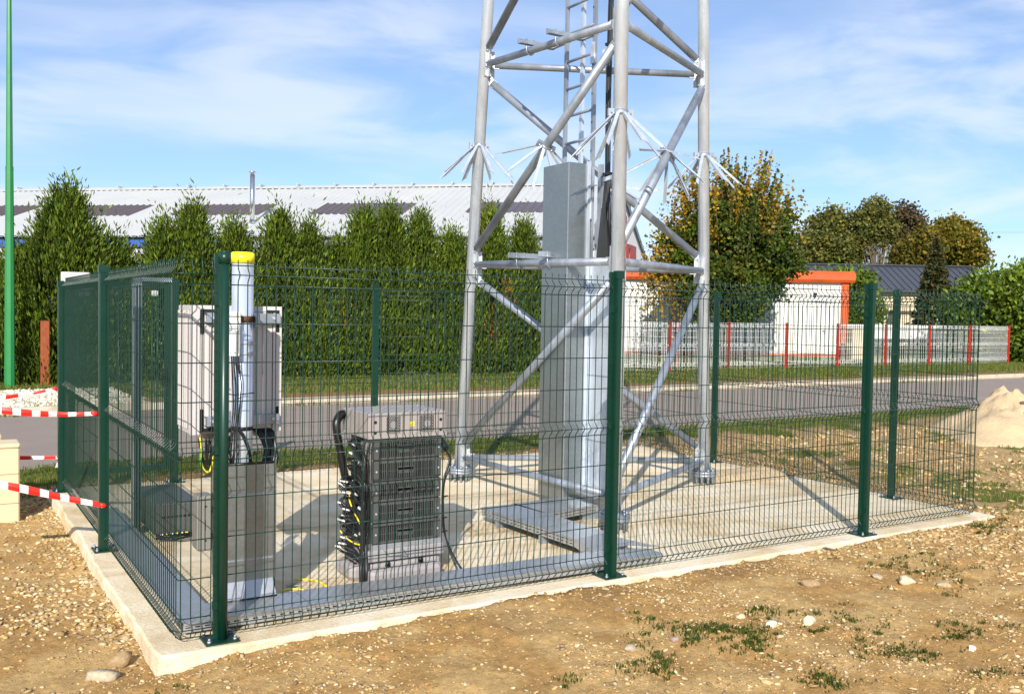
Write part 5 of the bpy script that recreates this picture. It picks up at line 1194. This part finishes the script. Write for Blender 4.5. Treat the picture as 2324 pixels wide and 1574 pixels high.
def conifer(px, ytop, rad, yd=18.5, n=8500, name='conifer', label='', group='conifers in the tall hedge', brown=.03, rz=1.0, spire=.52, cols=CON, zb=.0, tips=0, pal=1.0, size=.135):
    base = ony(px, 860, yd); base[2] = zb; top = ony(px, ytop, yd)[2]; H = top-zb
    t = thing(name, base, label, 'conifer', group)
    # crown = many upright sprays gathered in overlapping tufts
    nc = int(150*rad*H/4)+40; ch = np.sqrt(rng.uniform(0.0, 1, nc)); ch = rng.uniform(0.02, 1, nc)**.9
    def prof(h):
        sh = np.where(h < 1-spire, 1.0-.12*(h/(1-spire))**2, .88*(1-((h-(1-spire))/spire))**.85+.03); return rad*sh
    ca = rng.uniform(0, 6.283, nc); cr_ = prof(ch)*rng.uniform(.72, 1.03, nc)
    C = np.stack([base[0]+np.cos(ca)*cr_, base[1]+np.sin(ca)*cr_*rz, zb+ch*H*.97], 1)
    k = rng.integers(0, nc, n); tuft = .17+.10*rng.uniform(0, 1, nc)
    tone = rng.uniform(.55, 1.35, nc)
    P = C[k]+rng.normal(0, 1, (n, 3))*tuft[k][:, None]*np.array([.62, .62, 1.25])
    out = P-np.stack([np.full(n, base[0]), np.full(n, base[1]), P[:, 2]-.0], 1); out[:, 2] = 0
    out /= (np.linalg.norm(out, axis=1, keepdims=True)+1e-6)
    col = cols[rng.integers(0, len(cols), n)]*(tone[k]*rng.uniform(.75, 1.25, n))[:, None]*pal
    bc = rng.uniform(0, 1, nc) < brown; col[bc[k]] = np.array([.34, .16, .03])*rng.uniform(.6, 1.2, (bc[k].sum(), 1))
    hh = (P[:, 2]-zb)/H
    V, Fc, c = leaf_cards(P, size, out*.45, .26, col, elong=3.6, up_bias=1.0)
    # wispy leader shoots at the top
    if tips:
        sp_ = []
        for q in range(tips):
            a = rng.uniform(0, 6.283); r0 = rng.uniform(0, .22)*rad; s0 = np.array([base[0]+math.cos(a)*r0, base[1]+math.sin(a)*r0, top-.25-rng.uniform(0, .25)]); ln = rng.uniform(.25, .62)
            m_ = 60; u = rng.uniform(0, 1, m_); PP = s0+np.outer(u, np.array([math.cos(a)*.28, math.sin(a)*.28, 1])*ln)+rng.normal(0, .038, (m_, 3))*(1.15-u)[:, None]
            sp_.append(PP)
        PP = np.concatenate(sp_); A = leaf_cards(PP, size*.5, np.tile([0, 0, 1.0], (len(PP), 1)), .5, CON[rng.integers(0, 3, len(PP))]*.9, elong=2.8, up_bias=.5)
        V, Fc, c = join([(V, Fc, c), A])
    npmesh('crown', V, Fc, M['needle'], t, cols=c)
    mb = MB(); mb.tube([(base[0], base[1], zb-.05), (base[0], base[1], zb+H*.5), (base[0], base[1], zb+H*.88)], [.10, .07, .02], 8)
    # dense dead inner twigs that stop the light
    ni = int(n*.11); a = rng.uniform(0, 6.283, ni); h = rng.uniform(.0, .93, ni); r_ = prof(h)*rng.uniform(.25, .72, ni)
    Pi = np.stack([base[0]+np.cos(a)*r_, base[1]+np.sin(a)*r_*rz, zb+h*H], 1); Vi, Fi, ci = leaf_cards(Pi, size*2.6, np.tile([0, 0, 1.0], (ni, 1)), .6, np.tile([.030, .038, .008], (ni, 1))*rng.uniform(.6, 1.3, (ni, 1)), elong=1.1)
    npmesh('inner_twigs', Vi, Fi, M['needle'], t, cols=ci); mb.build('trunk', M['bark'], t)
    return t
HL = [(45, 600, .95, 'rounded conifer at the far left end of the hedge, lower than its tall neighbour', 12000, 0),
      (150, 448, 1.42, 'tallest conifer of the hedge, with wispy top shoots, near the green lamp post', 17000, 9),
      (262, 575, 1.1, 'low shoulder conifer right of the tallest one', 9000, 1),
      (372, 522, .92, 'conifer with a blunt top standing over the left green fence corner', 10000, 2),
      (440, 486, .92, 'pointed conifer rising above the front left corner post', 12000, 4),
      (532, 520, .90, 'low conifer directly behind the yellow pole cap', 9000, 2),
      (632, 500, .92, 'conifer with a pointed top right of the flue pipe', 11500, 3),
      (702, 520, .82, 'narrow pointed conifer right next to the one by the flue pipe', 8500, 2),
      (764, 560, .80, 'low gap-filling conifer between two higher ones left of hedge centre', 7500, 1),
      (820, 494, .90, 'dark topped conifer left half of the central high pair', 9500, 3),
      (878, 484, 1.02, 'broad highest conifer in the centre of the hedge', 12500, 4),
      (948, 500, .95, 'conifer with a rounded point just left of the tower leg', 10000, 3),
      (1020, 548, .95, 'low conifer showing left of the left tower leg', 9000, 1),
      (1104, 488, .80, 'slim conifer with some rusty brown foliage behind the left tower leg', 10500, 3),
      (1184, 512, .80, 'pointed conifer at the right end beside the metal duct', 10000, 3),
      (1245, 570, .75, 'last conifer of the hedge, mostly behind the metal duct', 7000, 0)]
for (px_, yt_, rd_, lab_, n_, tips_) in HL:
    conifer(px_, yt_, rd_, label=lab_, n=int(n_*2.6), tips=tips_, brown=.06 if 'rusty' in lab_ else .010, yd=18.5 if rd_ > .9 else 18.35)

def broad(name, px, ybase, D, label, crown, n, size, cols, group=None, trunk=.12, nclus=70, clus=.5, gap=0, cat='tree', shoots=0, sh_cols=None, shell=.55, zb=None, mainlimbs=9, twig=True, tilt=.9, upb=.1, elong=1.0, seed=1, dark=0, spire_l=1.0):
    r = np.random.default_rng(seed); base = ond(px, ybase, D)
    if zb is not None: base[2] = zb
    t = thing(name, base, label, cat, group); CC = []; W_ = []
    for (cx, cy, rx_, rz_) in crown:            # blobs in picture units: centre and half sizes
        c = ond(cx, cy, D); sx_ = rx_*D/FP; sz_ = rz_*D/FP; m_ = max(4, int(nclus*rx_*rz_/sum(q[2]*q[3] for q in crown)))
        d = r.normal(0, 1, (m_, 3)); d /= np.linalg.norm(d, axis=1, keepdims=True); rr = r.uniform(shell, 1.0, m_)**.7
        CC.append(c+d*rr[:, None]*np.array([sx_, sx_*.95, sz_]))
    C = np.concatenate(CC); nc = len(C); k = r.integers(0, nc, n); tone = r.uniform(.7, 1.25, nc)
    cen = C.mean(0); P = C[k]+r.normal(0, 1, (n, 3))*clus*np.array([1, 1, .8])*.5
    out = P-cen; out /= (np.linalg.norm(out, axis=1, keepdims=True)+1e-6)
    ci = r.integers(0, len(cols), nc); pick = np.where(r.uniform(0, 1, n) < .55, ci[k], r.integers(0, len(cols), n)); col = cols[pick]*(tone[k]*r.uniform(.75, 1.25, n))[:, None]
    parts = [leaf_cards(P, size, out*.5, tilt, col, elong=elong, up_bias=upb)]
    limbs = MB(); tb = base.copy(); H = C[:, 2].max()-base[2]; fork = base+np.array([0, 0, max(.15*H, .3)])
    limbs.tube([base-np.array([0, 0, .2]), fork, np.array([cen[0], cen[1], base[2]+H*.55]), np.array([cen[0], cen[1], base[2]+H*.85])], [trunk*1.15, trunk, trunk*.55, trunk*.12], 10)
    lm = []
    for q in r.choice(nc, min(nc, mainlimbs), False):
        s0 = fork+(np.array([cen[0], cen[1], base[2]+H*.6])-fork)*r.uniform(0, .9); e = C[q]; md = (s0+e)/2+np.array([0, 0, -.06*H*r.uniform(0, 1)])
        lm.append((s0, md, e)); limbs.tube([s0, md, e], [trunk*.38, trunk*.24, trunk*.06], 6)
    if shoots:
        for q in range(shoots):
            d = r.normal(0, 1, 3); d[2] = abs(d[2])*1.1+.25; d /= np.linalg.norm(d); c = crown[0]; cc = ond(c[0], c[1], D); s0 = cc+d*np.array([c[2], c[2], c[3]])*D/FP*.82; ln = r.uniform(.5, 1.25)*spire_l*(1+.25*d[2]); dr = d*.35+np.array([0, 0, 1.0]); dr /= np.linalg.norm(dr)
            m_ = 95; u = r.uniform(0, 1, m_); PP = s0+np.outer(u, dr*ln)+r.normal(0, .10, (m_, 3))*(1.25-u)[:, None]
            sc = sh_cols if (sh_cols is not None and r.uniform() < .45) else cols
            parts.append(leaf_cards(PP, size*.95, np.tile(dr, (m_, 1)), tilt, sc[r.integers(0, len(sc), m_)]*r.uniform(.75, 1.2, (m_, 1)), elong=elong)); limbs.tube([s0-dr*.4, s0, s0+dr*ln], [.018, .014, .005], 5)
    V, Fc, c = join(parts); npmesh('crown', V, Fc, M['leaf'], t, cols=c); limbs.build('trunk', M['bark'], t)
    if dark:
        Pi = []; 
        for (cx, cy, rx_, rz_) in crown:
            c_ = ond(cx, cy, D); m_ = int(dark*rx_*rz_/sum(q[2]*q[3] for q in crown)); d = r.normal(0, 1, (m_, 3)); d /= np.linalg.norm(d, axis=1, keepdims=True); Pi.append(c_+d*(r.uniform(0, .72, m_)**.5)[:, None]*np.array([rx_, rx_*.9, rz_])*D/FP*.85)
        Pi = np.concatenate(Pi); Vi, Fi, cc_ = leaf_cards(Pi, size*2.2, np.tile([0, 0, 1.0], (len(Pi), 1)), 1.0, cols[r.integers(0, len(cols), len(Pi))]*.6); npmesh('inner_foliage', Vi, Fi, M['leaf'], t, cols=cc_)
    return t
MG = np.array([[.075, .120, .012], [.050, .090, .010], [.100, .140, .014], [.040, .070, .009], [.13, .14, .014]])
MO = np.array([[.46, .27, .022], [.36, .19, .018], [.30, .20, .020], [.52, .36, .03], [.16, .15, .02], [.24, .13, .015]])
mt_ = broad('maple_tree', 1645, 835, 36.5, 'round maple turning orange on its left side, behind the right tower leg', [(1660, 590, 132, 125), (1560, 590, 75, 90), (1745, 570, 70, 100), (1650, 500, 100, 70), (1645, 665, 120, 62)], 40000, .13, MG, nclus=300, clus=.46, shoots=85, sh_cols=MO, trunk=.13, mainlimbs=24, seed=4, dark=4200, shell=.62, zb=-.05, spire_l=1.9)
# orange leaves gathered on the sunny left flank and top of the same maple
r_ = np.random.default_rng(12); cl_ = []
for (cx, cy, n_) in ((1478, 620, 500), (1490, 655, 420), (1505, 600, 380), (1560, 440, 500), (1545, 470, 500), (1600, 440, 420), (1530, 520, 420), (1640, 430, 300), (1700, 425, 240), (1790, 470, 240), (1500, 560, 360), (1800, 560, 200), (1535, 690, 260), (1650, 560, 200), (1580, 600, 200), (1720, 520, 200), (1480, 690, 160), (1520, 640, 360), (1560, 560, 240), (1745, 460, 220)):
    c = ond(cx, cy, 36.0); cl_.append(c+r_.normal(0, 1, (int(n_*.6), 3))*np.array([.30, .30, .42]))
Pm = np.concatenate(cl_); V, Fc, c = leaf_cards(Pm, .13, np.tile([-.4, -.6, .3], (len(Pm), 1)), .9, MO[r_.integers(0, len(MO), len(Pm))]*r_.uniform(.7, 1.2, (len(Pm), 1)))
npmesh('autumn_leaves', V, Fc, M['leaf'], mt_, cols=c)
LG = np.array([[.135, .205, .016], [.095, .155, .013], [.20, .27, .025], [.055, .095, .012]])
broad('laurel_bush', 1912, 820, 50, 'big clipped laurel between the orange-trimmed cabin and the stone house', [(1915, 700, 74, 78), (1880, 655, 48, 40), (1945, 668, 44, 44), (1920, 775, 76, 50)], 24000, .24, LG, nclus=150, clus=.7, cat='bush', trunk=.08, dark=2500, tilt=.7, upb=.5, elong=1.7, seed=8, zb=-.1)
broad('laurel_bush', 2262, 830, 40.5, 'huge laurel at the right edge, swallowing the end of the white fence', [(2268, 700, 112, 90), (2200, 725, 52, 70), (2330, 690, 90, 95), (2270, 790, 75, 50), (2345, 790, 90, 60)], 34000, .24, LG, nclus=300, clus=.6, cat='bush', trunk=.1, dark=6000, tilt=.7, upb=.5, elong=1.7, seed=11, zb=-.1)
def fir(px, ytop, ybase, hw, D, label):
    base = ond(px, ybase, D); top = ond(px, ytop, D)[2]; t = thing('fir_tree', base, label, 'conifer'); H = top-base[2]; R_ = hw*D/FP; n = 6500
    r = np.random.default_rng(3); lay = r.integers(0, 26, n); h = (lay+.5)/26; a = r.uniform(0, 6.283, n); rr = R_*(1-h)**.8*r.uniform(.3, 1.05, n)**.6*(1+.15*np.sin(lay*2.3+a*3))
    P = np.stack([base[0]+np.cos(a)*rr, base[1]+np.sin(a)*rr, base[2]+h*H+(1-rr/R_)*.25-.1+r.normal(0, .09, n)], 1); o = np.stack([np.cos(a), np.sin(a), -.1+0*a], 1)
    cols = np.array([[.045, .060, .018], [.035, .045, .014], [.07, .07, .02], [.09, .065, .02]]); V, Fc, c = leaf_cards(P, .30, o, .5, cols[r.integers(0, 4, n)]*r.uniform(.7, 1.3, (n, 1)), elong=1.8)
    npmesh('crown', V, Fc, M['needle'], t, cols=c); MB().tube([base-np.array([0, 0, .2]), (base[0], base[1], top-.2)], [.13, .02], 8).build('trunk', M['bark'], t)
fir(2116, 552, 800, 62, 51, 'narrow dark fir in front of the stone house')
FT_ = np.array([[.165, .165, .032], [.12, .135, .028], [.19, .165, .035], [.10, .12, .030]]); FO = np.array([[.17, .155, .018], [.22, .155, .018], [.13, .13, .015], [.26, .18, .02], [.09, .105, .015]])
gp = None
broad('broadleaf_tree', 1885, 640, 85, 'wide olive-green tree at the left of the distant group', [(1888, 550, 58, 58), (1848, 570, 32, 42), (1925, 575, 36, 34), (1885, 505, 30, 26)], 16000, .30, FT_, nclus=170, clus=1.0, trunk=.28, seed=21, dark=900, shell=.3, zb=-.2)
broad('broadleaf_tree', 1998, 640, 84, 'tall thin see-through tree, highest of the distant group', [(1990, 492, 30, 42), (1968, 520, 22, 34), (2005, 530, 22, 40), (1950, 505, 16, 26)], 7500, .27, FT_, nclus=120, clus=.75, trunk=.22, seed=22, shell=.2, mainlimbs=40, zb=-.2)
broad('broadleaf_tree', 2062, 640, 86, 'sparse brownish tree right of the tallest distant tree', [(2052, 490, 30, 30), (2085, 512, 26, 24), (2040, 535, 20, 30)], 4600, .26, np.array([[.12, .085, .04], [.10, .07, .035], [.09, .09, .03]]), nclus=100, clus=.75, trunk=.22, seed=23, shell=.2, mainlimbs=36, zb=-.2)
broad('broadleaf_tree', 2070, 640, 80, 'dark round tree low in the middle of the distant group', [(2078, 572, 36, 34), (2050, 585, 22, 20), (2102, 560, 22, 30)], 11000, .28, FO*.8, nclus=110, clus=.9, trunk=.25, seed=24, dark=500, shell=.4, zb=-.2)
broad('broadleaf_tree', 2175, 640, 82, 'broad golden-brown tree at the right end of the distant group', [(2172, 558, 48, 42), (2148, 545, 34, 36), (2205, 582, 26, 22), (2160, 515, 22, 22)], 19000, .28, FO, nclus=190, clus=.9, trunk=.3, seed=25, dark=900, shell=.45, zb=-.2)
# thin distant tree line low on the horizon, beyond everything
r_ = np.random.default_rng(77); V_, F_, C_ = [], [], []; PL = []
for i in range(160):
    x_ = -350+i*22.+r_.uniform(-8, 8); D = r_.uniform(230, 270); base = ond(x_, 760, D); h = r_.uniform(4, 8)
    if 1350 < x_: PL.append(np.array([base[0], base[1], 0])+r_.normal(0, 1, (60, 3))*np.array([2.4, 2.4, h*.25])+np.array([0, 0, h*.45]))
P = np.concatenate(PL); V, Fc, c = leaf_cards(P, 1.8, np.tile([0, 0, 1.0], (len(P), 1)), 1.0, FT_[r_.integers(0, 4, len(P))]*.8)
tag(npmesh('distant_woodland', V, Fc, M['leaf'], cols=c), 'low distant line of woodland on the horizon', 'woodland', kind='stuff')

# ================================================================== WHITE CABIN WITH ORANGE TRIM (faces the camera)
RD = np.array([.8513, -.5247, 0]); RD /= np.linalg.norm(RD); BD = np.array([.5247, .8513, 0]); BD /= np.linalg.norm(BD)
def cabin_pts(x0, x1, D): a = ond(x0, 735, D); b = ond(x1, 738, D); return a, b
a, b = cabin_pts(1408, 1922, 42.0); a[2] = b[2] = 0; Wd = float(np.dot(b-a, RD)); o_ = a; zt_ = 3.30
cbn = thing('portable_cabin', a, 'long white portable cabin with orange roof trim behind the white fence', 'cabin')
def cb_(u0, u1, v0, v1, z0, z1, mb): 
    p = [o_+RD*u0+BD*v0, o_+RD*u1+BD*v0, o_+RD*u1+BD*v1, o_+RD*u0+BD*v1]; v = [(*q[:2], z0) for q in p]+[(*q[:2], z1) for q in p]; mb.add(v, [(3,2,1,0),(4,5,6,7),(0,1,5,4),(1,2,6,5),(2,3,7,6),(3,0,4,7)]); return mb
cb_(-.0, Wd-.02, .05, 2.5, -.05, zt_, MB()).build('wall', M['wallw'], cbn)
m_ = MB(); i = 0; u = .06
while u < Wd-.5:
    cb_(u, u+.20, .022, .049, .28, zt_-.32, m_); u += .245
m_.build('wall_panel', M['wallw'], cbn)
m_ = MB(); cb_(.0, Wd-.3, .0, .05, .22, .27, m_); cb_(.0, Wd-.3, .0, .05, zt_-.31, zt_-.27, m_); m_.build('wall_rail', M['wallw'], cbn)
tr0 = MB(); 
p0 = o_-RD*.15; tp = [(-.16, zt_+.0), (-.24, zt_+.12), (-.24, zt_+.36), (-.10, zt_+.50), (.05, zt_+.50), (.05, zt_)]
pts = [p0+BD*v+np.array([0, 0, z]) for v, z in tp]; tr0.poly(pts, Wd+.38, RD); tr0.build('roof_trim', M['orange'], cbn)
cb_(-.1, Wd+.18, .06, 2.6, zt_+.001, zt_+.44, MB()).build('roof', M['orange'], cbn)
cb_(Wd-.30, Wd+.02, -.03, .30, -.05, zt_-.002, MB()).build('corner_post', M['orange'], cbn)
cb_(-.02, Wd-.302, -.03, .04, -.05, .14, MB()).build('base_rail', M['orange'], cbn)
du0 = float(np.dot(ond(1812, 738, 42)-o_, RD)); du1 = float(np.dot(ond(1873, 738, 42)-o_, RD))
d_ = cb_(du0, du1, -.005, .021, .16, 2.45, MB()).build('door', M['wallw'], cbn)
m_ = MB(); cb_(du0-.03, du1+.03, -.012, .02, 2.455, 2.49, m_); cb_(du0-.03, du0-.005, -.008, .02, .16, 2.45, m_); cb_(du1+.005, du1+.03, -.008, .02, .16, 2.45, m_); m_.build('door_frame', M['greyw'], d_)
m_ = MB(); cb_(du1-.14, du1-.02, -.06, -.008, 1.14, 1.19, m_); cb_(du1-.08, du1-.02, -.04, -.008, 1.0, 1.14, m_); m_.build('handle', M['dark'], d_)
gu0 = float(np.dot(ond(1518, 738, 42)-o_, RD)); gu1 = float(np.dot(ond(1758, 738, 42)-o_, RD))
m_ = MB(); cb_(gu0, gu1, -.008, .021, .30, 2.62, m_); sh_ = m_.build('shade_panel', M['greyw'], cbn)  # grey panel colours the maple's shade onto the continuous white wall
m_ = MB(); z = .33
while z < 2.58: cb_(gu0+.03, gu1-.03, -.02, -.009, z, z+.055, m_); z += .085
m_.build('shade_panel_slat', M['greyw'], sh_)
m_ = MB(); cb_(gu0-.1, gu1+.1, -.10, .021, 2.63, 2.70, m_); m_.build('shade_panel_top', M['wallw'], cbn)  # strip added above the painted tree shade
lamp_ = cb_(float(np.dot(ond(1843, 738, 42)-o_, RD)), float(np.dot(ond(1843, 738, 42)-o_, RD))+.12, -.16, -.01, 2.72, 2.84, MB()).build('wall_lamp', M['dark'], cbn)

# stone house far right
a = ond(1812, 735, 58); b = ond(2260, 742, 58); a[2] = 0; Wh = float(np.dot(b-a, RD)); o_ = a
hs_ = thing('stone_house', a, 'low pale blockwork house with a dark standing-seam roof', 'house')
zE = float(ond(2090, 659, 58)[2]); zR = float(ond(2090, 605, 61.5)[2])
cb_(.5, Wh-.2, .1, 8, -.3, zE, MB()).build('wall', M['block'], hs_)
m_ = MB(); nb_ = 0; z = -.2
bl = None
bm = MB(); cb_(0, .58, 0, .02, 0, .19, bm); 
# courses of blocks as shared pieces where they can be told apart
bme = None
rows_ = int((zE-.05-0.9)/.205)
for rj in range(rows_):
    zz = .95+rj*.205
    for ci_ in range(int(14)):
        u = float(np.dot(ond(1985, 738, 58)-o_, RD))+ci_*.60+(rj % 2)*.30
        if u+.58 > Wh-.3: continue
        if bme is None:
            bo_ = cb_(0, .575, .07, .10, 0, .19, MB()); o_s = o_
            ob = bo_.build('block', M['block'], hs_); bme = ob.data; base_o = o_.copy(); ob.matrix_basis = Matrix.Translation(Vector(tuple(RD*u+np.array([0, 0, zz]))))
        else: instance('block', bme, Matrix.Translation(Vector(tuple(RD*u+BD*random.uniform(-.012, .0)+np.array([0, 0, zz])))), hs_)
cb_(.3, Wh+.0, -.02, .06, float(ond(2000, 708, 58)[2])-.08, float(ond(2000, 708, 58)[2])+.10, MB()).build('timber_beam', M['brown'], hs_)
rf = MB(); pa = o_-BD*.45+np.array([0, 0, zE]); pr_ = o_+BD*3.3+np.array([0, 0, zR]); pe = o_+BD*8.0+np.array([0, 0, zE])
rf.add([pa, pa+RD*Wh, pr_+RD*Wh, pr_, pa-np.array([0, 0, .12]), pa+RD*Wh-np.array([0, 0, .12]), pe, pe+RD*Wh], [(0, 1, 2, 3), (4, 5, 1, 0), (3, 2, 7, 6), (0, 3, 6, 4), (1, 5, 7, 2)]); rfo = rf.build('roof', M['slate'], hs_)
nseam = int(Wh/.42)
sm_me = None; su_ = (pr_-pa)/np.linalg.norm(pr_-pa); rl_ = np.linalg.norm(pr_-pa); rn3 = np.cross(RD, su_)
for k in range(nseam+1):
    p = pa+RD*(k*.42); 
    if sm_me is None: ob = MB().bar(p+rn3*.02, p+su_*rl_+rn3*.02, .03, .05, up=rn3).build('roof_seam', M['slate'], rfo); sm_me = ob.data
    else: instance('roof_seam', sm_me, Matrix.Translation(Vector(tuple(RD*(k*.42)))), rfo)
MB().bar(pr_-RD*.1+np.array([0, 0, .05]), pr_+RD*(Wh+.1)+np.array([0, 0, .05]), .30, .06).build('ridge_cap', M['slate'], rfo)

# white long box body and concrete block behind the white fence
a = ond(1928, 740, 44); b = ond(2146, 742, 46.5); a[2] = b[2] = 0; dv = (b-a)/np.linalg.norm(b-a); nv = np.array([-dv[1], dv[0], 0]); Lb = np.linalg.norm(b-a)
tl = thing('flatbed_body', a, 'long white side-board body on dark supports behind the white fence', 'trailer body')
zb0, zb1 = .80, 1.45
def tb_(u0, u1, v0, v1, z0, z1, mb): p = [a+dv*u0+nv*v0, a+dv*u1+nv*v0, a+dv*u1+nv*v1, a+dv*u0+nv*v1]; mb.add([(*q[:2], z0) for q in p]+[(*q[:2], z1) for q in p], [(3,2,1,0),(4,5,6,7),(0,1,5,4),(1,2,6,5),(2,3,7,6),(3,0,4,7)]); return mb
tb_(0, Lb, 0, .05, zb0, zb1, MB()).build('side_board', M['wallw'], tl); tb_(0, Lb, 1.6, 1.65, zb0, zb1, MB()).build('side_board', M['wallw'], tl); tb_(0, Lb, .051, 1.599, zb0, zb0+.08, MB()).build('deck', M['greyw'], tl)
m_ = MB()
for u in np.linspace(.1, Lb-.1, 7): tb_(u, u+.05, -.02, -.001, zb0, zb1, m_)
m_.build('stiffener', M['wallw'], tl)
m_ = MB()
for u in (.3, 1.6, 3.0, Lb-.6): tb_(u, u+.15, .15, .30, -.1, zb0-.001, m_); tb_(u, u+.15, 1.3, 1.45, -.1, zb0-.001, m_)
tb_(.1, Lb-.1, .2, .28, zb0-.18, zb0-.002, m_); m_.build('support', M['dark'], tl)
p = ond(1945, 740, 40.5); m_ = MB(); m_.rbox((-.33, -.3, -.1), (.33, .3, 1.32), .03); o = m_.build('concrete_pillar', M['block']); o.location = (p[0], p[1], 0); o.rotation_euler = (0, 0, -.5); tag(o, 'weathered concrete pillar beside the orange corner of the cabin', 'pillar')

# ================================================================== WHITE MESH FENCE WITH RED POSTS
wf = thing('low_mesh_fence', (25, 17.5, 0), 'low white wire mesh fence on red posts along the far verge', 'fence')
YF = 17.4; xs_ = [float(ony(x_, 835, YF)[0]) for x_ in (1386, 1517, 1650, 1780, 1897, 2005, 2105, 2196, 2284)]
LV2 = [(0, 0), (.10, 0), (.15, .03), (.20, 0), (.40, 0), (.60, 0), (.70, 0), (.75, .03), (.80, 0), (1.0, 0), (1.2, 0), (1.30, 0), (1.35, .03), (1.40, 0), (1.45, 0)]
VP2 = [(0, 0), (.10, 0), (.15, .035), (.20, 0), (.70, 0), (.75, .035), (.80, 0), (1.30, 0), (1.35, .035), (1.40, 0), (1.47, 0)]
for i, x_ in enumerate(xs_):
    m_ = MB(); m_.box((x_-.035, YF-.07, -.1), (x_+.035, YF-.01, 1.52)); p_ = m_.build('fence_post', M['red'], wf)
    MB().box((x_-.04, YF-.075, 1.521), (x_+.04, YF-.005, 1.545)).build('post_cap', M['red'], p_)
    if i < len(xs_)-1: mesh_panel([(x_+.04, YF), (xs_[i+1]-.04, YF)], wf, M['whitew'], wr=.0055, hr=.006, lv=LV2, vp=VP2, pitch=.0625, z0=.05, n=4)
# return run going back behind the cabin side
m_ = MB(); xq = float(ony(1532, 835, 19.0)[0]); m_.box((xq-.035, 18.9, -.1), (xq+.035, 18.96, 1.50)); m_.build('fence_post', M['red'], wf)
mesh_panel([(xs_[1], YF+.1), (xs_[1]+.6, 23.)], wf, M['whitew'], wr=.0045, hr=.005, lv=LV2, vp=VP2, pitch=.125, z0=.05, n=4)
pl = ond(2140, 600, 60)
pw = MB(); q0 = ond(1500, 505, 190); q1 = ond(2700, 522, 190); pts = [q0+(q1-q0)*t-np.array([0, 0, 3*4*t*(1-t)*.35]) for t in np.linspace(0, 1, 16)]
pw.tube(pts, .045, 5); o = pw.build('power_line', M['greyw']); tag(o, 'thin overhead power line crossing the sky right of the distant trees', 'power line')

# ------------------------------------------------------------------ details too small to pick apart one by one
for o in COL.objects:
    k = o.name.split('.')[0]
    if o.type == 'MESH' and o.parent is not None and k in ('slot_row', 'clip', 'screw', 'connector', 'fan_grille', 'grille', 'rail_hole', 'side_perforation', 'label_print', 'fixing_bolt', 'hinge', 'marking', 'vent', 'panel_joint', 'anchor_bolt', 'stiffener', 'wall_panel', 'side_fin', 'round_hole', 'green_marking', 'frayed_end', 'mesh_panel', 'gate_mesh', 'shade_panel_slat', 'crown', 'inner_twigs', 'inner_foliage', 'autumn_leaves', 'cable_clamp', 'strap', 'ridge_cap', 'wall_rail'):
        o['kind'] = 'stuff'
